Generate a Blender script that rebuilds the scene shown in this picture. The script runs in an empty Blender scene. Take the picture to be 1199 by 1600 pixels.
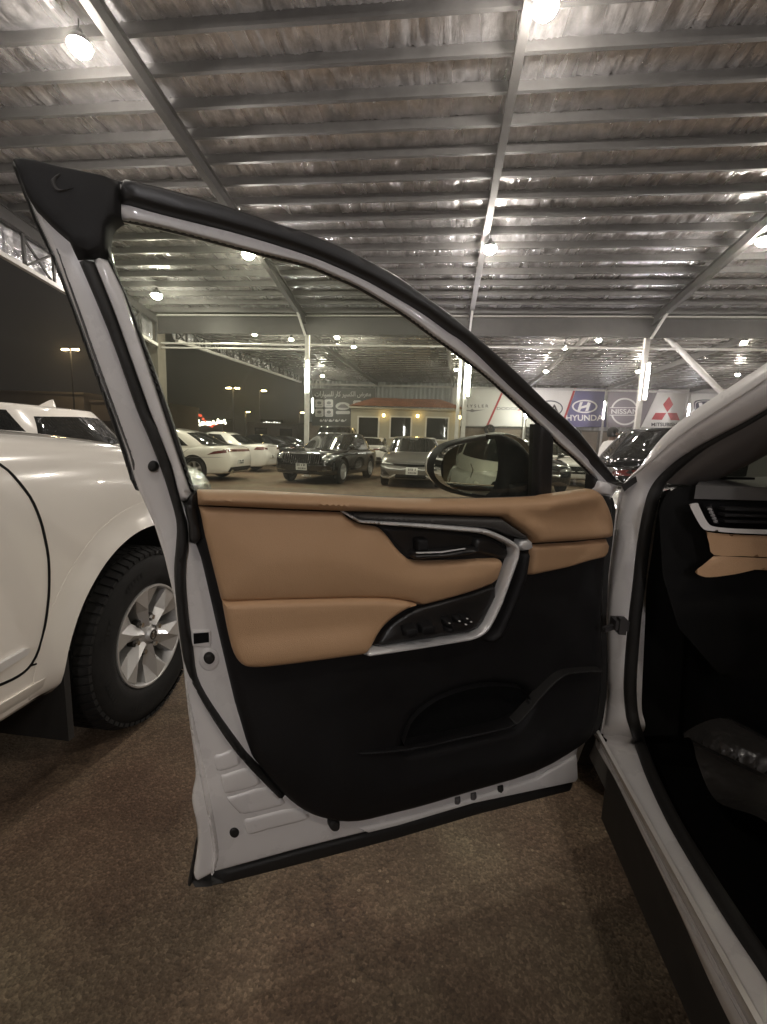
import bpy, bmesh, math, random
import numpy as np
from mathutils import Vector, Matrix
from mathutils.geometry import delaunay_2d_cdt
from mathutils.bvhtree import BVHTree
random.seed(7); RNG = np.random.default_rng(7)
S = bpy.context.scene
COL = S.collection

# ------------------------------------------------------------------ camera
FPX, CX, CY = 700.0, 599.5, 800.0          # focal length and centre in photo pixels
_roll = math.atan(.036); _pit = math.atan(108 * math.cos(_roll) / FPX)
_F = np.array([0, math.cos(_pit), -math.sin(_pit)]); _R = np.array([1., 0, 0]); _U = np.array([0, math.sin(_pit), math.cos(_pit)])
_c, _s = math.cos(_roll), math.sin(_roll)
_R, _U = _c * _R + _s * _U, -_s * _R + _c * _U
YAW = math.radians(6.5776)
_M = np.array([[math.cos(YAW), -math.sin(YAW), 0], [math.sin(YAW), math.cos(YAW), 0], [0, 0, 1]])
_F, _R, _U = _M @ _F, _M @ _R, _M @ _U
EYE = np.array([0, 0, 1.27])
cam = bpy.data.cameras.new('camera'); camo = bpy.data.objects.new('camera', cam); COL.objects.link(camo)
cam.sensor_fit = 'HORIZONTAL'; cam.sensor_width = 36; cam.lens = FPX / 1199 * 36
cam.clip_start = .02; cam.clip_end = 600
m4 = Matrix.Identity(4)
for i in range(3):
    m4[i][0], m4[i][1], m4[i][2], m4[i][3] = _R[i], _U[i], -_F[i], EYE[i]
camo.matrix_world = m4
S.camera = camo

# ------------------------------------------------------------------ world, exposure, render
W = bpy.data.worlds.new('World'); S.world = W; W.use_nodes = True
bg = W.node_tree.nodes['Background']
bg.inputs[0].default_value = (1.0, .9, .83, 1); bg.inputs[1].default_value = .009   # town glow on a night sky
S.view_settings.view_transform = 'Standard'; S.view_settings.look = 'None'
S.view_settings.exposure = EXPOSURE = 0.5; S.view_settings.gamma = 1
S.view_settings.use_curve_mapping = False
S.cycles.use_denoising = True
S.cycles.use_light_tree = True
S.cycles.max_bounces = 7; S.cycles.diffuse_bounces = 4; S.cycles.glossy_bounces = 4
S.cycles.transparent_max_bounces = 12
S.cycles.sample_clamp_indirect = 4.0
S.cycles.caustics_reflective = False; S.cycles.caustics_refractive = False
LAMP = 380.0      # radiance of the flood lamps
BACK = .75       # share of LAMP for the guessed lamps behind the viewpoint
TUBE = 150.0       # radiance of the tube lights

# ------------------------------------------------------------------ picking points from the photo's geometry
def ray(x, y): return _F + (x - CX) / FPX * _R + (CY - y) / FPX * _U
def at_y(x, y, Y): r = ray(x, y); return EYE + r * (Y / r[1])
def at_x(x, y, X): r = ray(x, y); return EYE + r * (X / r[0])
def at_z(x, y, z=0.): r = ray(x, y); return EYE + r * ((z - EYE[2]) / r[2])

# ------------------------------------------------------------------ object helpers
def props(o, label=None, cat=None, group=None, kind=None):
    if label: o['label'] = label
    if cat: o['category'] = cat
    if group: o['group'] = group
    if kind: o['kind'] = kind
    return o
def thing(name, label, cat, loc=(0, 0, 0), rz=0., group=None):
    o = bpy.data.objects.new(name, None); COL.objects.link(o)
    o.empty_display_size = .1
    o.location = loc; o.rotation_euler = (0, 0, rz)
    return props(o, label, cat, group)
def link(name, me, parent=None):
    o = bpy.data.objects.new(name, me); COL.objects.link(o)
    if parent is not None: o.parent = parent
    return o
def mesh(name, v, f, mat, parent=None, smooth=None, org=None):
    """smooth: None flat, else the angle in degrees below which edges are smooth; org: subtract this origin"""
    v = np.asarray(v, float).reshape(-1, 3)
    if org is not None:
        org = np.asarray(org, float)
        if org.shape == (4, 4): v = (np.c_[v, np.ones(len(v))] @ np.linalg.inv(org).T)[:, :3]
        else: v = v - org
    me = bpy.data.meshes.new(name)
    me.from_pydata([tuple(map(float, p)) for p in v], [], [tuple(int(i) for i in q) for q in f])
    if mat is not None:
        for m in (mat if isinstance(mat, (list, tuple)) else [mat]): me.materials.append(m)
    if smooth is not None:
        me.polygons.foreach_set('use_smooth', [True] * len(me.polygons))
        if smooth < 180: me.set_sharp_from_angle(angle=math.radians(smooth))
    me.update()
    return link(name, me, parent)
def from_bm(name, bm, mat, parent=None, smooth=None, org=None, fixn=True):
    if fixn: bmesh.ops.recalc_face_normals(bm, faces=bm.faces)
    bm.verts.index_update()
    v = [tuple(p.co) for p in bm.verts]; f = [[p.index for p in q.verts] for q in bm.faces]
    bm.free()
    return mesh(name, v, f, mat, parent, smooth, org)
class Geo:
    """collects boxes, tubes and polygons for one mesh"""
    def __init__(s): s.v = []; s.f = []
    def add(s, v, f):
        n = len(s.v); s.v += [tuple(map(float, p)) for p in v]; s.f += [[i + n for i in q] for q in f]; return s
    def box(s, a, b):
        x0, y0, z0 = a; x1, y1, z1 = b
        return s.add([(x0,y0,z0),(x1,y0,z0),(x1,y1,z0),(x0,y1,z0),(x0,y0,z1),(x1,y0,z1),(x1,y1,z1),(x0,y1,z1)],
                     [(3,2,1,0),(4,5,6,7),(0,1,5,4),(1,2,6,5),(2,3,7,6),(3,0,4,7)])
    def beam(s, p, q, w, h, up=(0, 0, 1)):
        p = np.array(p, float); q = np.array(q, float); d = q - p; d /= np.linalg.norm(d)
        a = np.cross(d, up); a /= np.linalg.norm(a); b = np.cross(a, d)
        c = [p + sx * a * w / 2 + sz * b * h / 2 for sx, sz in ((-1,-1),(1,-1),(1,1),(-1,1))]
        c += [k + (q - p) for k in c]
        return s.add(c, [(3,2,1,0),(4,5,6,7),(0,1,5,4),(1,2,6,5),(2,3,7,6),(3,0,4,7)])
    def tube(s, pts, r, n=10, cap=True):
        pts = [np.array(p, float) for p in pts]; k = len(pts); rs = r if isinstance(r, (list, tuple)) else [r] * k
        v = []; f = []; pa = None
        for i, p in enumerate(pts):
            d = pts[min(i + 1, k - 1)] - pts[max(i - 1, 0)]; d = d / (np.linalg.norm(d) + 1e-9)
            if pa is None: pa = np.cross(d, (0, 0, 1)) if abs(d[2]) < .95 else np.cross(d, (1, 0, 0))
            a = pa - d * np.dot(pa, d); a /= np.linalg.norm(a); b = np.cross(d, a); pa = a
            v += [p + rs[i] * (math.cos(t) * a + math.sin(t) * b) for t in np.arange(n) * 2 * math.pi / n]
        for i in range(k - 1):
            for j in range(n): f.append((i*n+j, i*n+(j+1)%n, (i+1)*n+(j+1)%n, (i+1)*n+j))
        if cap: f += [tuple(range(n))[::-1], tuple(range((k-1)*n, k*n))]
        return s.add(v, f)
    def lathe(s, prof, n=24, org=(0,0,0), axis='z'):
        v = []; f = []; k = len(prof)
        for j in range(n):
            t = 2 * math.pi * j / n
            for r, h in prof:
                p = (r * math.cos(t), r * math.sin(t), h)
                if axis == 'y': p = (p[0], p[2], p[1])
                v.append((p[0]+org[0], p[1]+org[1], p[2]+org[2]))
        for j in range(n):
            for i in range(k - 1):
                f.append((j*k+i, j*k+i+1, ((j+1)%n)*k+i+1, ((j+1)%n)*k+i))
        return s.add(v, f)
    def out(s, name, mat, parent=None, smooth=None, org=None):
        bm = bmesh.new()
        vs = [bm.verts.new(p) for p in s.v]
        for q in s.f:
            try: bm.faces.new([vs[i] for i in q])
            except ValueError: pass
        bmesh.ops.remove_doubles(bm, verts=bm.verts, dist=1e-6)
        return from_bm(name, bm, mat, parent, smooth, org)

def cr(pts, n=6, closed=False):
    """Catmull-Rom through pts"""
    P = [np.array(p, float) for p in pts]; k = len(P); o = []
    g = (lambda i: P[i % k]) if closed else (lambda i: P[min(max(i, 0), k - 1)])
    for i in range(k if closed else k - 1):
        a, b, c, d = g(i-1), g(i), g(i+1), g(i+2)
        for j in range(n):
            t = j / n
            o.append(.5*((2*b)+(-a+c)*t+(2*a-5*b+4*c-d)*t*t+(-a+3*b-3*c+d)*t**3))
    if not closed: o.append(P[-1])
    return [tuple(p) for p in o]
def resample(poly, step):
    o = []; k = len(poly)
    for i in range(k):
        a = np.array(poly[i], float); b = np.array(poly[(i+1) % k], float); L = np.linalg.norm(b - a)
        if L < 1e-7: continue
        m = max(1, int(round(L / step)))
        for j in range(m): o.append(a + (b - a) * j / m)
    return np.array(o)
def inside(P, poly):
    x, y = P[:, 0], P[:, 1]; c = np.zeros(len(P), bool); k = len(poly); j = k - 1
    for i in range(k):
        xi, yi = poly[i]; xj, yj = poly[j]
        if yi != yj: c ^= ((yi > y) != (yj > y)) & (x < (xj - xi) * (y - yi) / (yj - yi) + xi)
        j = i
    return c
def bdist(P, poly):
    A = np.asarray(poly); B = np.roll(A, -1, 0); d = np.full(len(P), 1e9)
    for a, b in zip(A, B):
        e = b - a; t = np.clip(((P - a) @ e) / (e @ e + 1e-12), 0, 1)
        d = np.minimum(d, np.linalg.norm(P - a - t[:, None] * e, axis=1))
    return d
def fill(poly, step, holes=(), rings=(), grid=True):
    """triangulated polygon: (points, triangles, number of boundary points of the outer loop, distance)"""
    B = resample(poly, step); nb = len(B)
    loops = [B] + [resample(h, step) for h in holes]
    P = [B] + loops[1:]; E = []; o = 0
    for l in loops:
        E += [(o+i, o+(i+1) % len(l)) for i in range(len(l))]; o += len(l)
    allb = loops
    cand = []
    for l in loops:
        T = np.roll(l, -1, 0) - np.roll(l, 1, 0); Nn = np.stack([-T[:,1], T[:,0]], 1); Nn /= (np.linalg.norm(Nn, axis=1, keepdims=True) + 1e-9)
        for r in rings:
            for sg in (1, -1): cand.append((l + sg * Nn * r, r * .93))
    if grid:
        lo, hi = B.min(0), B.max(0); g = np.stack(np.meshgrid(np.arange(lo[0], hi[0], step), np.arange(lo[1], hi[1], step)), -1).reshape(-1, 2)
        g[:, 0] += (np.round((g[:, 1]-lo[1])/step) % 2) * step / 2
        cand.append((g, (max(rings) if len(rings) else 0) + step * .45))
    for c, mind in cand:
        k = inside(c, B)
        for h in loops[1:]: k &= ~inside(c, h)
        c = c[k]
        if len(c):
            d = np.min([bdist(c, l) for l in loops], 0); P.append(c[d >= mind])
    P = np.concatenate(P)
    v, e, f, ov, oe, of = delaunay_2d_cdt([Vector(p) for p in P], E, [], 0, 1e-6)
    V = np.array([tuple(p) for p in v]); T = np.array([t for t in f if len(t) == 3])
    cen = V[T].mean(1); k = inside(cen, B)
    for h in loops[1:]: k &= ~inside(cen, h)
    T = T[k]
    D = np.min([bdist(V, l) for l in loops], 0)
    return V, T, loops, D
def sheet(name, poly, W3, mat, parent, h0=0., thick=0., r=0., back=None, step=.03, holes=(), bulge=None, smooth=50, org=None):
    """a solid panel: outline poly in surface coordinates, W3(s,t,n) maps to 3-D; edges rounded over r; side walls down to h0-back"""
    rings = [r * k for k in (.13, .38, .7, 1.)] if r > 0 else []
    V, T, loops, D = fill(poly, step, holes, rings)
    q = np.clip(D / r, 0, 1) if r > 0 else np.ones(len(V))
    H = h0 + thick * np.sqrt(np.maximum(0, 1 - (1 - q) ** 2))
    if bulge is not None: H = H + np.array([bulge(a, b, d) for (a, b), d in zip(V, D)])
    v = [W3(a, b, h) for (a, b), h in zip(V, H)]; f = [list(t) for t in T]
    if back:
        ring = [i for i in range(len(V)) if D[i] < 1e-5]
        key = {}
        for i in ring: key[i] = len(v); v.append(W3(V[i][0], V[i][1], h0 - back))
        cnt = {}
        for t in T:
            for a, b in ((t[0], t[1]), (t[1], t[2]), (t[2], t[0])): cnt.setdefault((min(a, b), max(a, b)), []).append((a, b))
        for (a, b), l in cnt.items():
            if len(l) == 1 and a in key and b in key:
                a, b = l[0]; f.append([b, a, key[a], key[b]])
        f += [[key[t[2]], key[t[1]], key[t[0]]] for t in T if all(i in key for i in t)] if len(ring) == len(V) else []
    bm = bmesh.new(); vs = [bm.verts.new(tuple(map(float, p))) for p in v]
    for qd in f:
        try: bm.faces.new([vs[i] for i in qd])
        except ValueError: pass
    lo = [w for w in bm.verts if not w.link_faces]
    bmesh.ops.delete(bm, geom=lo, context='VERTS')
    return from_bm(name, bm, mat, parent, smooth, org)

# ------------------------------------------------------------------ materials
MATS = {}
def nodes(name):
    m = bpy.data.materials.new(name); m.use_nodes = True
    nt = m.node_tree; p = nt.nodes['Principled BSDF']; return m, nt, p
def mat(name, col, rough=.5, metal=0., coat=0., var=.0, vscale=8., bump=0., bscale=200., bdist_=.002, spec=None, rvar=0., emis=None, est=0., stretch=(1,1,1), coord='Object', wear=None):
    m, nt, p = nodes(name); N = nt.nodes; L = nt.links
    p.inputs['Base Color'].default_value = (*col, 1); p.inputs['Roughness'].default_value = rough; p.inputs['Metallic'].default_value = metal
    p.inputs['Coat Weight'].default_value = coat; p.inputs['Coat Roughness'].default_value = .03
    if spec is not None: p.inputs['Specular IOR Level'].default_value = spec
    if emis: p.inputs['Emission Color'].default_value = (*emis, 1); p.inputs['Emission Strength'].default_value = est
    if var or bump or rvar:
        tc = N.new('ShaderNodeTexCoord'); mp = N.new('ShaderNodeMapping'); mp.inputs['Scale'].default_value = stretch
        L.new(tc.outputs[coord], mp.inputs[0])
    if var or rvar:
        nz = N.new('ShaderNodeTexNoise'); nz.inputs['Scale'].default_value = vscale; nz.inputs['Detail'].default_value = 6; nz.inputs['Roughness'].default_value = .62
        L.new(mp.outputs[0], nz.inputs[0])
    if var:
        mx = N.new('ShaderNodeMix'); mx.data_type = 'RGBA'
        mx.inputs[6].default_value = (*[c * (1 - var) for c in col], 1); mx.inputs[7].default_value = (*[min(1, c * (1 + var)) for c in col], 1)
        rp = N.new('ShaderNodeMapRange'); rp.inputs[1].default_value = .3; rp.inputs[2].default_value = .7
        L.new(nz.outputs[0], rp.inputs[0]); L.new(rp.outputs[0], mx.inputs[0]); L.new(mx.outputs[2], p.inputs['Base Color'])
    if rvar:
        rr = N.new('ShaderNodeMapRange'); rr.inputs[1].default_value = .3; rr.inputs[2].default_value = .7
        rr.inputs[3].default_value = max(0, rough - rvar); rr.inputs[4].default_value = min(1, rough + rvar)
        L.new(nz.outputs[0], rr.inputs[0]); L.new(rr.outputs[0], p.inputs['Roughness'])
    if bump:
        n2 = N.new('ShaderNodeTexNoise'); n2.inputs['Scale'].default_value = bscale; n2.inputs['Detail'].default_value = 4
        L.new(mp.outputs[0], n2.inputs[0])
        b = N.new('ShaderNodeBump'); b.inputs['Strength'].default_value = bump; b.inputs['Distance'].default_value = bdist_
        L.new(n2.outputs[0], b.inputs['Height']); L.new(b.outputs[0], p.inputs['Normal'])
    return m
def emit(name, col, st):
    m, nt, p = nodes(name); N = nt.nodes
    e = N.new('ShaderNodeEmission'); e.inputs[0].default_value = (*col, 1); e.inputs[1].default_value = st
    nt.links.new(e.outputs[0], N['Material Output'].inputs[0]); N.remove(p)
    return m
M = dict(
    white=mat('white paint', (.74, .715, .68), .22, coat=1., var=.015, vscale=2, rvar=.05),
    jamb=mat('white paint in the door jamb', (.77, .745, .73), .28, coat=.9, var=.03, vscale=6, rvar=.08),
    pearl=mat('warm white paint', (.84, .795, .73), .16, coat=1., var=.02, vscale=1.5, rvar=.05),
    black=mat('black paint', (.008, .008, .008), .12, coat=1.),
    darkblue=mat('dark paint', (.013, .014, .016), .14, coat=1.),
    grey=mat('grey metallic paint', (.21, .2, .185), .28, metal=.55, coat=1., var=.03, vscale=60),
    silverp=mat('silver paint', (.5, .5, .49), .25, metal=.5, coat=1.),
    glassd=mat('tinted car glass', (.012, .013, .012), .03, coat=1., spec=.6),
    lampglass=mat('headlamp', (.55, .55, .53), .08, metal=.75, coat=1., bump=.6, bscale=28, bdist_=.02),
    lampdark=mat('dark headlamp', (.05, .05, .05), .08, metal=.3, coat=1., bump=.5, bscale=40, bdist_=.02),
    tail=mat('tail lamp', (.12, .02, .018), .12, coat=1.),
    chrome=mat('chrome', (.72, .71, .69), .09, metal=1.),
    alloy=mat('alloy wheel', (.56, .55, .54), .4, metal=.55, coat=.25, rvar=.06, vscale=20),
    alloyd=mat('dark alloy pocket', (.055, .05, .048), .4, metal=.5),
    rubber=mat('tyre rubber', (.0095, .009, .0085), .8, spec=.3, var=.35, vscale=14, bump=.25, bscale=90),
    seal=mat('rubber seal', (.014, .013, .012), .62, bump=.1, bscale=120),
    gloss=mat('black trim', (.014, .013, .013), .38, bump=.12, bscale=350, bdist_=.0006),
    plast=mat('black plastic', (.0095, .009, .0095), .6, spec=.25, var=.12, vscale=9, bump=.32, bscale=520, bdist_=.0006, rvar=.07),
    clad=mat('rough cladding plastic', (.03, .028, .026), .7, var=.2, vscale=12, bump=.4, bscale=300, bdist_=.001),
    silver=mat('satin silver trim', (.8, .79, .78), .34, metal=.35, rvar=.04, vscale=60, coat=.3),
    under=mat('underbody', (.007, .007, .007), .85, spec=.12),
    steel=mat('galvanised steel', (.125, .12, .12), .5, metal=.3, var=.16, vscale=5, bump=.15, bscale=40, rvar=.1),
    steeld=mat('dark painted steel', (.05, .047, .047), .5, metal=.2, var=.2, vscale=3),
    pole=mat('white painted steel', (.6, .585, .56), .45, var=.1, vscale=9, rvar=.1),
    conc=mat('rendered column', (.13, .115, .095), .85, var=.12, vscale=4, bump=.4, bscale=30, bdist_=.01),
    cream=mat('cream wall', (.47, .43, .345), .85, var=.05, vscale=3, bump=.3, bscale=60, bdist_=.004),
    whitew=mat('white frame', (.75, .72, .68), .5),
    tile=mat('terracotta tile', (.46, .21, .13), .7, var=.3, vscale=3, bump=.3, bscale=40),
    wallw=mat('pale cladding', (.45, .46, .47), .5, var=.06, vscale=2),
    lowwall=mat('dusty block wall', (.27, .22, .17), .9, var=.22, vscale=1.3, bump=.4, bscale=20, bdist_=.02),
    farwall=mat('far wall', (.4, .35, .31), .9, var=.12, vscale=.4),
    vinyl=mat('white banner vinyl', (.8, .78, .74), .42, var=.03, vscale=1.5),
    vnavy=mat('navy banner vinyl', (.115, .105, .235), .4, var=.05),
    vgrey=mat('violet grey banner vinyl', (.24, .21, .23), .4, var=.05),
    vdark=mat('dark banner vinyl', (.095, .095, .09), .45, var=.08),
    vred=mat('red print', (.48, .045, .05), .45),
    vink=mat('black print', (.03, .028, .03), .5),
    vgr=mat('grey print', (.24, .23, .23), .5),
    vwhite=mat('white print', (.8, .78, .76), .45),
    vlogo=mat('dark logo print', (.05, .05, .075), .4),
    skin=mat('skin', (.16, .085, .055), .55), hair=mat('black hair', (.01, .009, .008), .7, bump=.5, bscale=80),
    shirt=mat('white cotton shirt', (.7, .68, .66), .85, bump=.3, bscale=12, bdist_=.03), trouser=mat('dark trousers', (.03, .03, .035), .85),
    dash=mat('soft dashboard', (.11, .105, .1), .62, bump=.3, bscale=420, bdist_=.0006),
    headl=mat('grey brown pillar trim', (.075, .065, .06), .75, bump=.2, bscale=500, bdist_=.0005),
    plate=mat('number plate', (.72, .71, .68), .4), carpet=mat('black carpet', (.006, .006, .006), .95, spec=.1, bump=.6, bscale=300, bdist_=.003),
    bulb=emit('lit flood lamp', (1., .925, .82), LAMP), bulbf=emit('far lit flood lamp', (1., .91, .78), LAMP * 1.7), bulbb=emit('rear lit flood lamp', (1., .92, .83), LAMP * BACK), tubel=emit('lit tube', (1., .96, .97), TUBE),
    sodium=emit('lit street lamp', (1., .72, .36), 60.), wallamp=emit('lit wall lamp', (1., .68, .28), 14.),
    yellow=emit('lit yellow letters', (1., .58, .06), 2.2), redl=emit('lit red bulbs', (1., .12, .06), 1.2), whitel=emit('lit white bulbs', (1., .93, .8), 5.),
    whites=emit('lit white letters', (1., .95, .9), 2.),
)
def leather():
    m, nt, p = nodes('tan leather'); N = nt.nodes; L = nt.links
    tc = N.new('ShaderNodeTexCoord')
    nz = N.new('ShaderNodeTexNoise'); nz.inputs['Scale'].default_value = 7; nz.inputs['Detail'].default_value = 5
    mx = N.new('ShaderNodeMix'); mx.data_type = 'RGBA'; mx.inputs[6].default_value = (.44, .272, .15, 1); mx.inputs[7].default_value = (.51, .32, .185, 1)
    L.new(tc.outputs['Object'], nz.inputs[0]); L.new(nz.outputs[0], mx.inputs[0]); L.new(mx.outputs[2], p.inputs['Base Color'])
    vo = N.new('ShaderNodeTexVoronoi'); vo.inputs['Scale'].default_value = 450; vo.feature = 'DISTANCE_TO_EDGE'
    L.new(tc.outputs['Object'], vo.inputs[0])
    n2 = N.new('ShaderNodeTexNoise'); n2.inputs['Scale'].default_value = 26; n2.inputs['Detail'].default_value = 3; L.new(tc.outputs['Object'], n2.inputs[0])
    ad = N.new('ShaderNodeMath'); ad.operation = 'MULTIPLY_ADD'; ad.inputs[1].default_value = 1.2; L.new(n2.outputs[0], ad.inputs[0]); L.new(vo.outputs[0], ad.inputs[2])
    b = N.new('ShaderNodeBump'); b.inputs['Strength'].default_value = .5; b.inputs['Distance'].default_value = .0016; L.new(ad.outputs[0], b.inputs['Height']); L.new(b.outputs[0], p.inputs['Normal'])
    p.inputs['Roughness'].default_value = .46; p.inputs['Specular IOR Level'].default_value = .35
    return m
M['tan'] = leather()
def glass_pane():
    m, nt, p = nodes('clear window glass'); N = nt.nodes; L = nt.links; N.remove(p)
    t = N.new('ShaderNodeBsdfTransparent'); t.inputs[0].default_value = (.8, .84, .72, 1)
    g = N.new('ShaderNodeBsdfGlossy'); g.inputs['Roughness'].default_value = .02
    fr = N.new('ShaderNodeFresnel'); fr.inputs[0].default_value = 1.38
    mx = N.new('ShaderNodeMixShader'); L.new(fr.outputs[0], mx.inputs[0]); L.new(t.outputs[0], mx.inputs[1]); L.new(g.outputs[0], mx.inputs[2])
    df = N.new('ShaderNodeBsdfDiffuse'); df.inputs[0].default_value = (.55, .56, .5, 1)      # milky haze over the glass, added as a diffuse film
    tc = N.new('ShaderNodeTexCoord'); nz = N.new('ShaderNodeTexNoise'); nz.inputs['Scale'].default_value = 5; nz.inputs['Detail'].default_value = 5; L.new(tc.outputs['Object'], nz.inputs[0])
    mr = N.new('ShaderNodeMapRange'); mr.inputs[1].default_value = .3; mr.inputs[2].default_value = .75; mr.inputs[3].default_value = .004; mr.inputs[4].default_value = .028; L.new(nz.outputs[0], mr.inputs[0])
    m2 = N.new('ShaderNodeMixShader'); L.new(mr.outputs[0], m2.inputs[0]); L.new(mx.outputs[0], m2.inputs[1]); L.new(df.outputs[0], m2.inputs[2])
    L.new(m2.outputs[0], N['Material Output'].inputs[0]); return m
M['pane'] = glass_pane()
M['mirror'] = mat('mirror glass', (.85, .86, .85), .01, metal=1.)
M['plastic_wrap'] = mat('dark seat under plastic wrap', (.06, .056, .053), .2, coat=1., bump=.5, bscale=5, bdist_=.05)
def asphalt():
    m, nt, p = nodes('asphalt'); N = nt.nodes; L = nt.links
    tc = N.new('ShaderNodeTexCoord')
    def noise(sc, det=5, ro=.6):
        n = N.new('ShaderNodeTexNoise'); n.inputs['Scale'].default_value = sc; n.inputs['Detail'].default_value = det; n.inputs['Roughness'].default_value = ro
        L.new(tc.outputs['Object'], n.inputs[0]); return n
    vo = N.new('ShaderNodeTexVoronoi'); vo.inputs['Scale'].default_value = 120; L.new(tc.outputs['Object'], vo.inputs[0])
    v2 = N.new('ShaderNodeTexVoronoi'); v2.inputs['Scale'].default_value = 38; L.new(tc.outputs['Object'], v2.inputs[0])
    big = noise(.55, 6); mid = noise(4.5, 6); fine = noise(160, 3)
    r1 = N.new('ShaderNodeValToRGB'); e = r1.color_ramp.elements
    e[0].position = .12; e[0].color = (.072, .051, .036, 1); e[1].position = .85; e[1].color = (.26, .186, .131, 1)
    k = r1.color_ramp.elements.new(.55); k.color = (.142, .101, .07, 1)
    sm = N.new('ShaderNodeMix'); sm.inputs[0].default_value = .62; nf = noise(75, 6, .75); sc0 = N.new('ShaderNodeSeparateColor'); L.new(vo.outputs['Color'], sc0.inputs[0])
    L.new(sc0.outputs[0], sm.inputs[2]); L.new(nf.outputs[0], sm.inputs[3]); L.new(sm.outputs[0], r1.inputs[0])
    # scattered pale stones
    st = N.new('ShaderNodeMath'); st.operation = 'LESS_THAN'; st.inputs[1].default_value = .17; L.new(v2.outputs['Distance'], st.inputs[0])
    sc = N.new('ShaderNodeSeparateColor'); L.new(v2.outputs['Color'], sc.inputs[0])
    s2 = N.new('ShaderNodeMath'); s2.operation = 'GREATER_THAN'; s2.inputs[1].default_value = .975; L.new(sc.outputs[0], s2.inputs[0])
    s3 = N.new('ShaderNodeMath'); s3.operation = 'MULTIPLY'; L.new(st.outputs[0], s3.inputs[0]); L.new(s2.outputs[0], s3.inputs[1])
    m1 = N.new('ShaderNodeMix'); m1.data_type = 'RGBA'; m1.inputs[7].default_value = (.3, .235, .165, 1)
    L.new(s3.outputs[0], m1.inputs[0]); L.new(r1.outputs[0], m1.inputs[6])
    def mult(a, nz, lo, hi, f0=.3, f1=.7):
        mr = N.new('ShaderNodeMapRange'); mr.inputs[1].default_value = f0; mr.inputs[2].default_value = f1; mr.inputs[3].default_value = lo; mr.inputs[4].default_value = hi
        L.new(nz.outputs[0], mr.inputs[0])
        x = N.new('ShaderNodeMix'); x.data_type = 'RGBA'; x.blend_type = 'MULTIPLY'; x.inputs[0].default_value = 1
        L.new(a, x.inputs[6]); L.new(mr.outputs[0], x.inputs[7]); return x.outputs[2]
    c = mult(m1.outputs[2], big, .62, 1.3); c = mult(c, mid, .72, 1.22); c = mult(c, fine, .7, 1.25)
    hn = noise(1.1, 4); hr_ = N.new('ShaderNodeMapRange'); hr_.inputs[1].default_value = .35; hr_.inputs[2].default_value = .65; L.new(hn.outputs[0], hr_.inputs[0])
    hx = N.new('ShaderNodeMix'); hx.data_type = 'RGBA'; hx.inputs[6].default_value = (1.1, .96, .9, 1); hx.inputs[7].default_value = (.92, 1.03, .95, 1); L.new(hr_.outputs[0], hx.inputs[0])
    hm = N.new('ShaderNodeMix'); hm.data_type = 'RGBA'; hm.blend_type = 'MULTIPLY'; hm.inputs[0].default_value = 1; L.new(c, hm.inputs[6]); L.new(hx.outputs[2], hm.inputs[7]); c = hm.outputs[2]
    on = noise(.9, 5, .7); om = N.new('ShaderNodeMapRange'); om.inputs[1].default_value = .6; om.inputs[2].default_value = .68; om.inputs[3].default_value = 1; om.inputs[4].default_value = .55; L.new(on.outputs[0], om.inputs[0])
    ox = N.new('ShaderNodeMix'); ox.data_type = 'RGBA'; ox.blend_type = 'MULTIPLY'; ox.inputs[0].default_value = 1; L.new(c, ox.inputs[6]); L.new(om.outputs[0], ox.inputs[7]); c = ox.outputs[2]
    # fine cracks
    cr_ = N.new('ShaderNodeTexVoronoi'); cr_.feature = 'DISTANCE_TO_EDGE'; cr_.inputs['Scale'].default_value = .75
    dm = N.new('ShaderNodeVectorMath'); dm.operation = 'MULTIPLY_ADD'; dm.inputs[1].default_value = (.35, .35, .35)
    nn = noise(3, 6); L.new(nn.outputs['Color'], dm.inputs[0]); L.new(tc.outputs['Object'], dm.inputs[2]); L.new(dm.outputs[0], cr_.inputs[0])
    ck = N.new('ShaderNodeMapRange'); ck.inputs[1].default_value = 0; ck.inputs[2].default_value = .007; ck.inputs[3].default_value = .66; ck.inputs[4].default_value = 1
    L.new(cr_.outputs[0], ck.inputs[0])
    x = N.new('ShaderNodeMix'); x.data_type = 'RGBA'; x.blend_type = 'MULTIPLY'; x.inputs[0].default_value = 1; L.new(c, x.inputs[6]); L.new(ck.outputs[0], x.inputs[7])
    L.new(x.outputs[2], p.inputs['Base Color'])
    p.inputs['Roughness'].default_value = .82; p.inputs['Specular IOR Level'].default_value = .3
    hs = N.new('ShaderNodeMath'); hs.operation = 'MULTIPLY_ADD'; hs.inputs[1].default_value = -.9; L.new(vo.outputs['Distance'], hs.inputs[0]); L.new(fine.outputs[0], hs.inputs[2])
    b = N.new('ShaderNodeBump'); b.inputs['Strength'].default_value = .55; b.inputs['Distance'].default_value = .005; L.new(hs.outputs[0], b.inputs['Height']); L.new(b.outputs[0], p.inputs['Normal'])
    return m
M['asphalt'] = asphalt()
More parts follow.
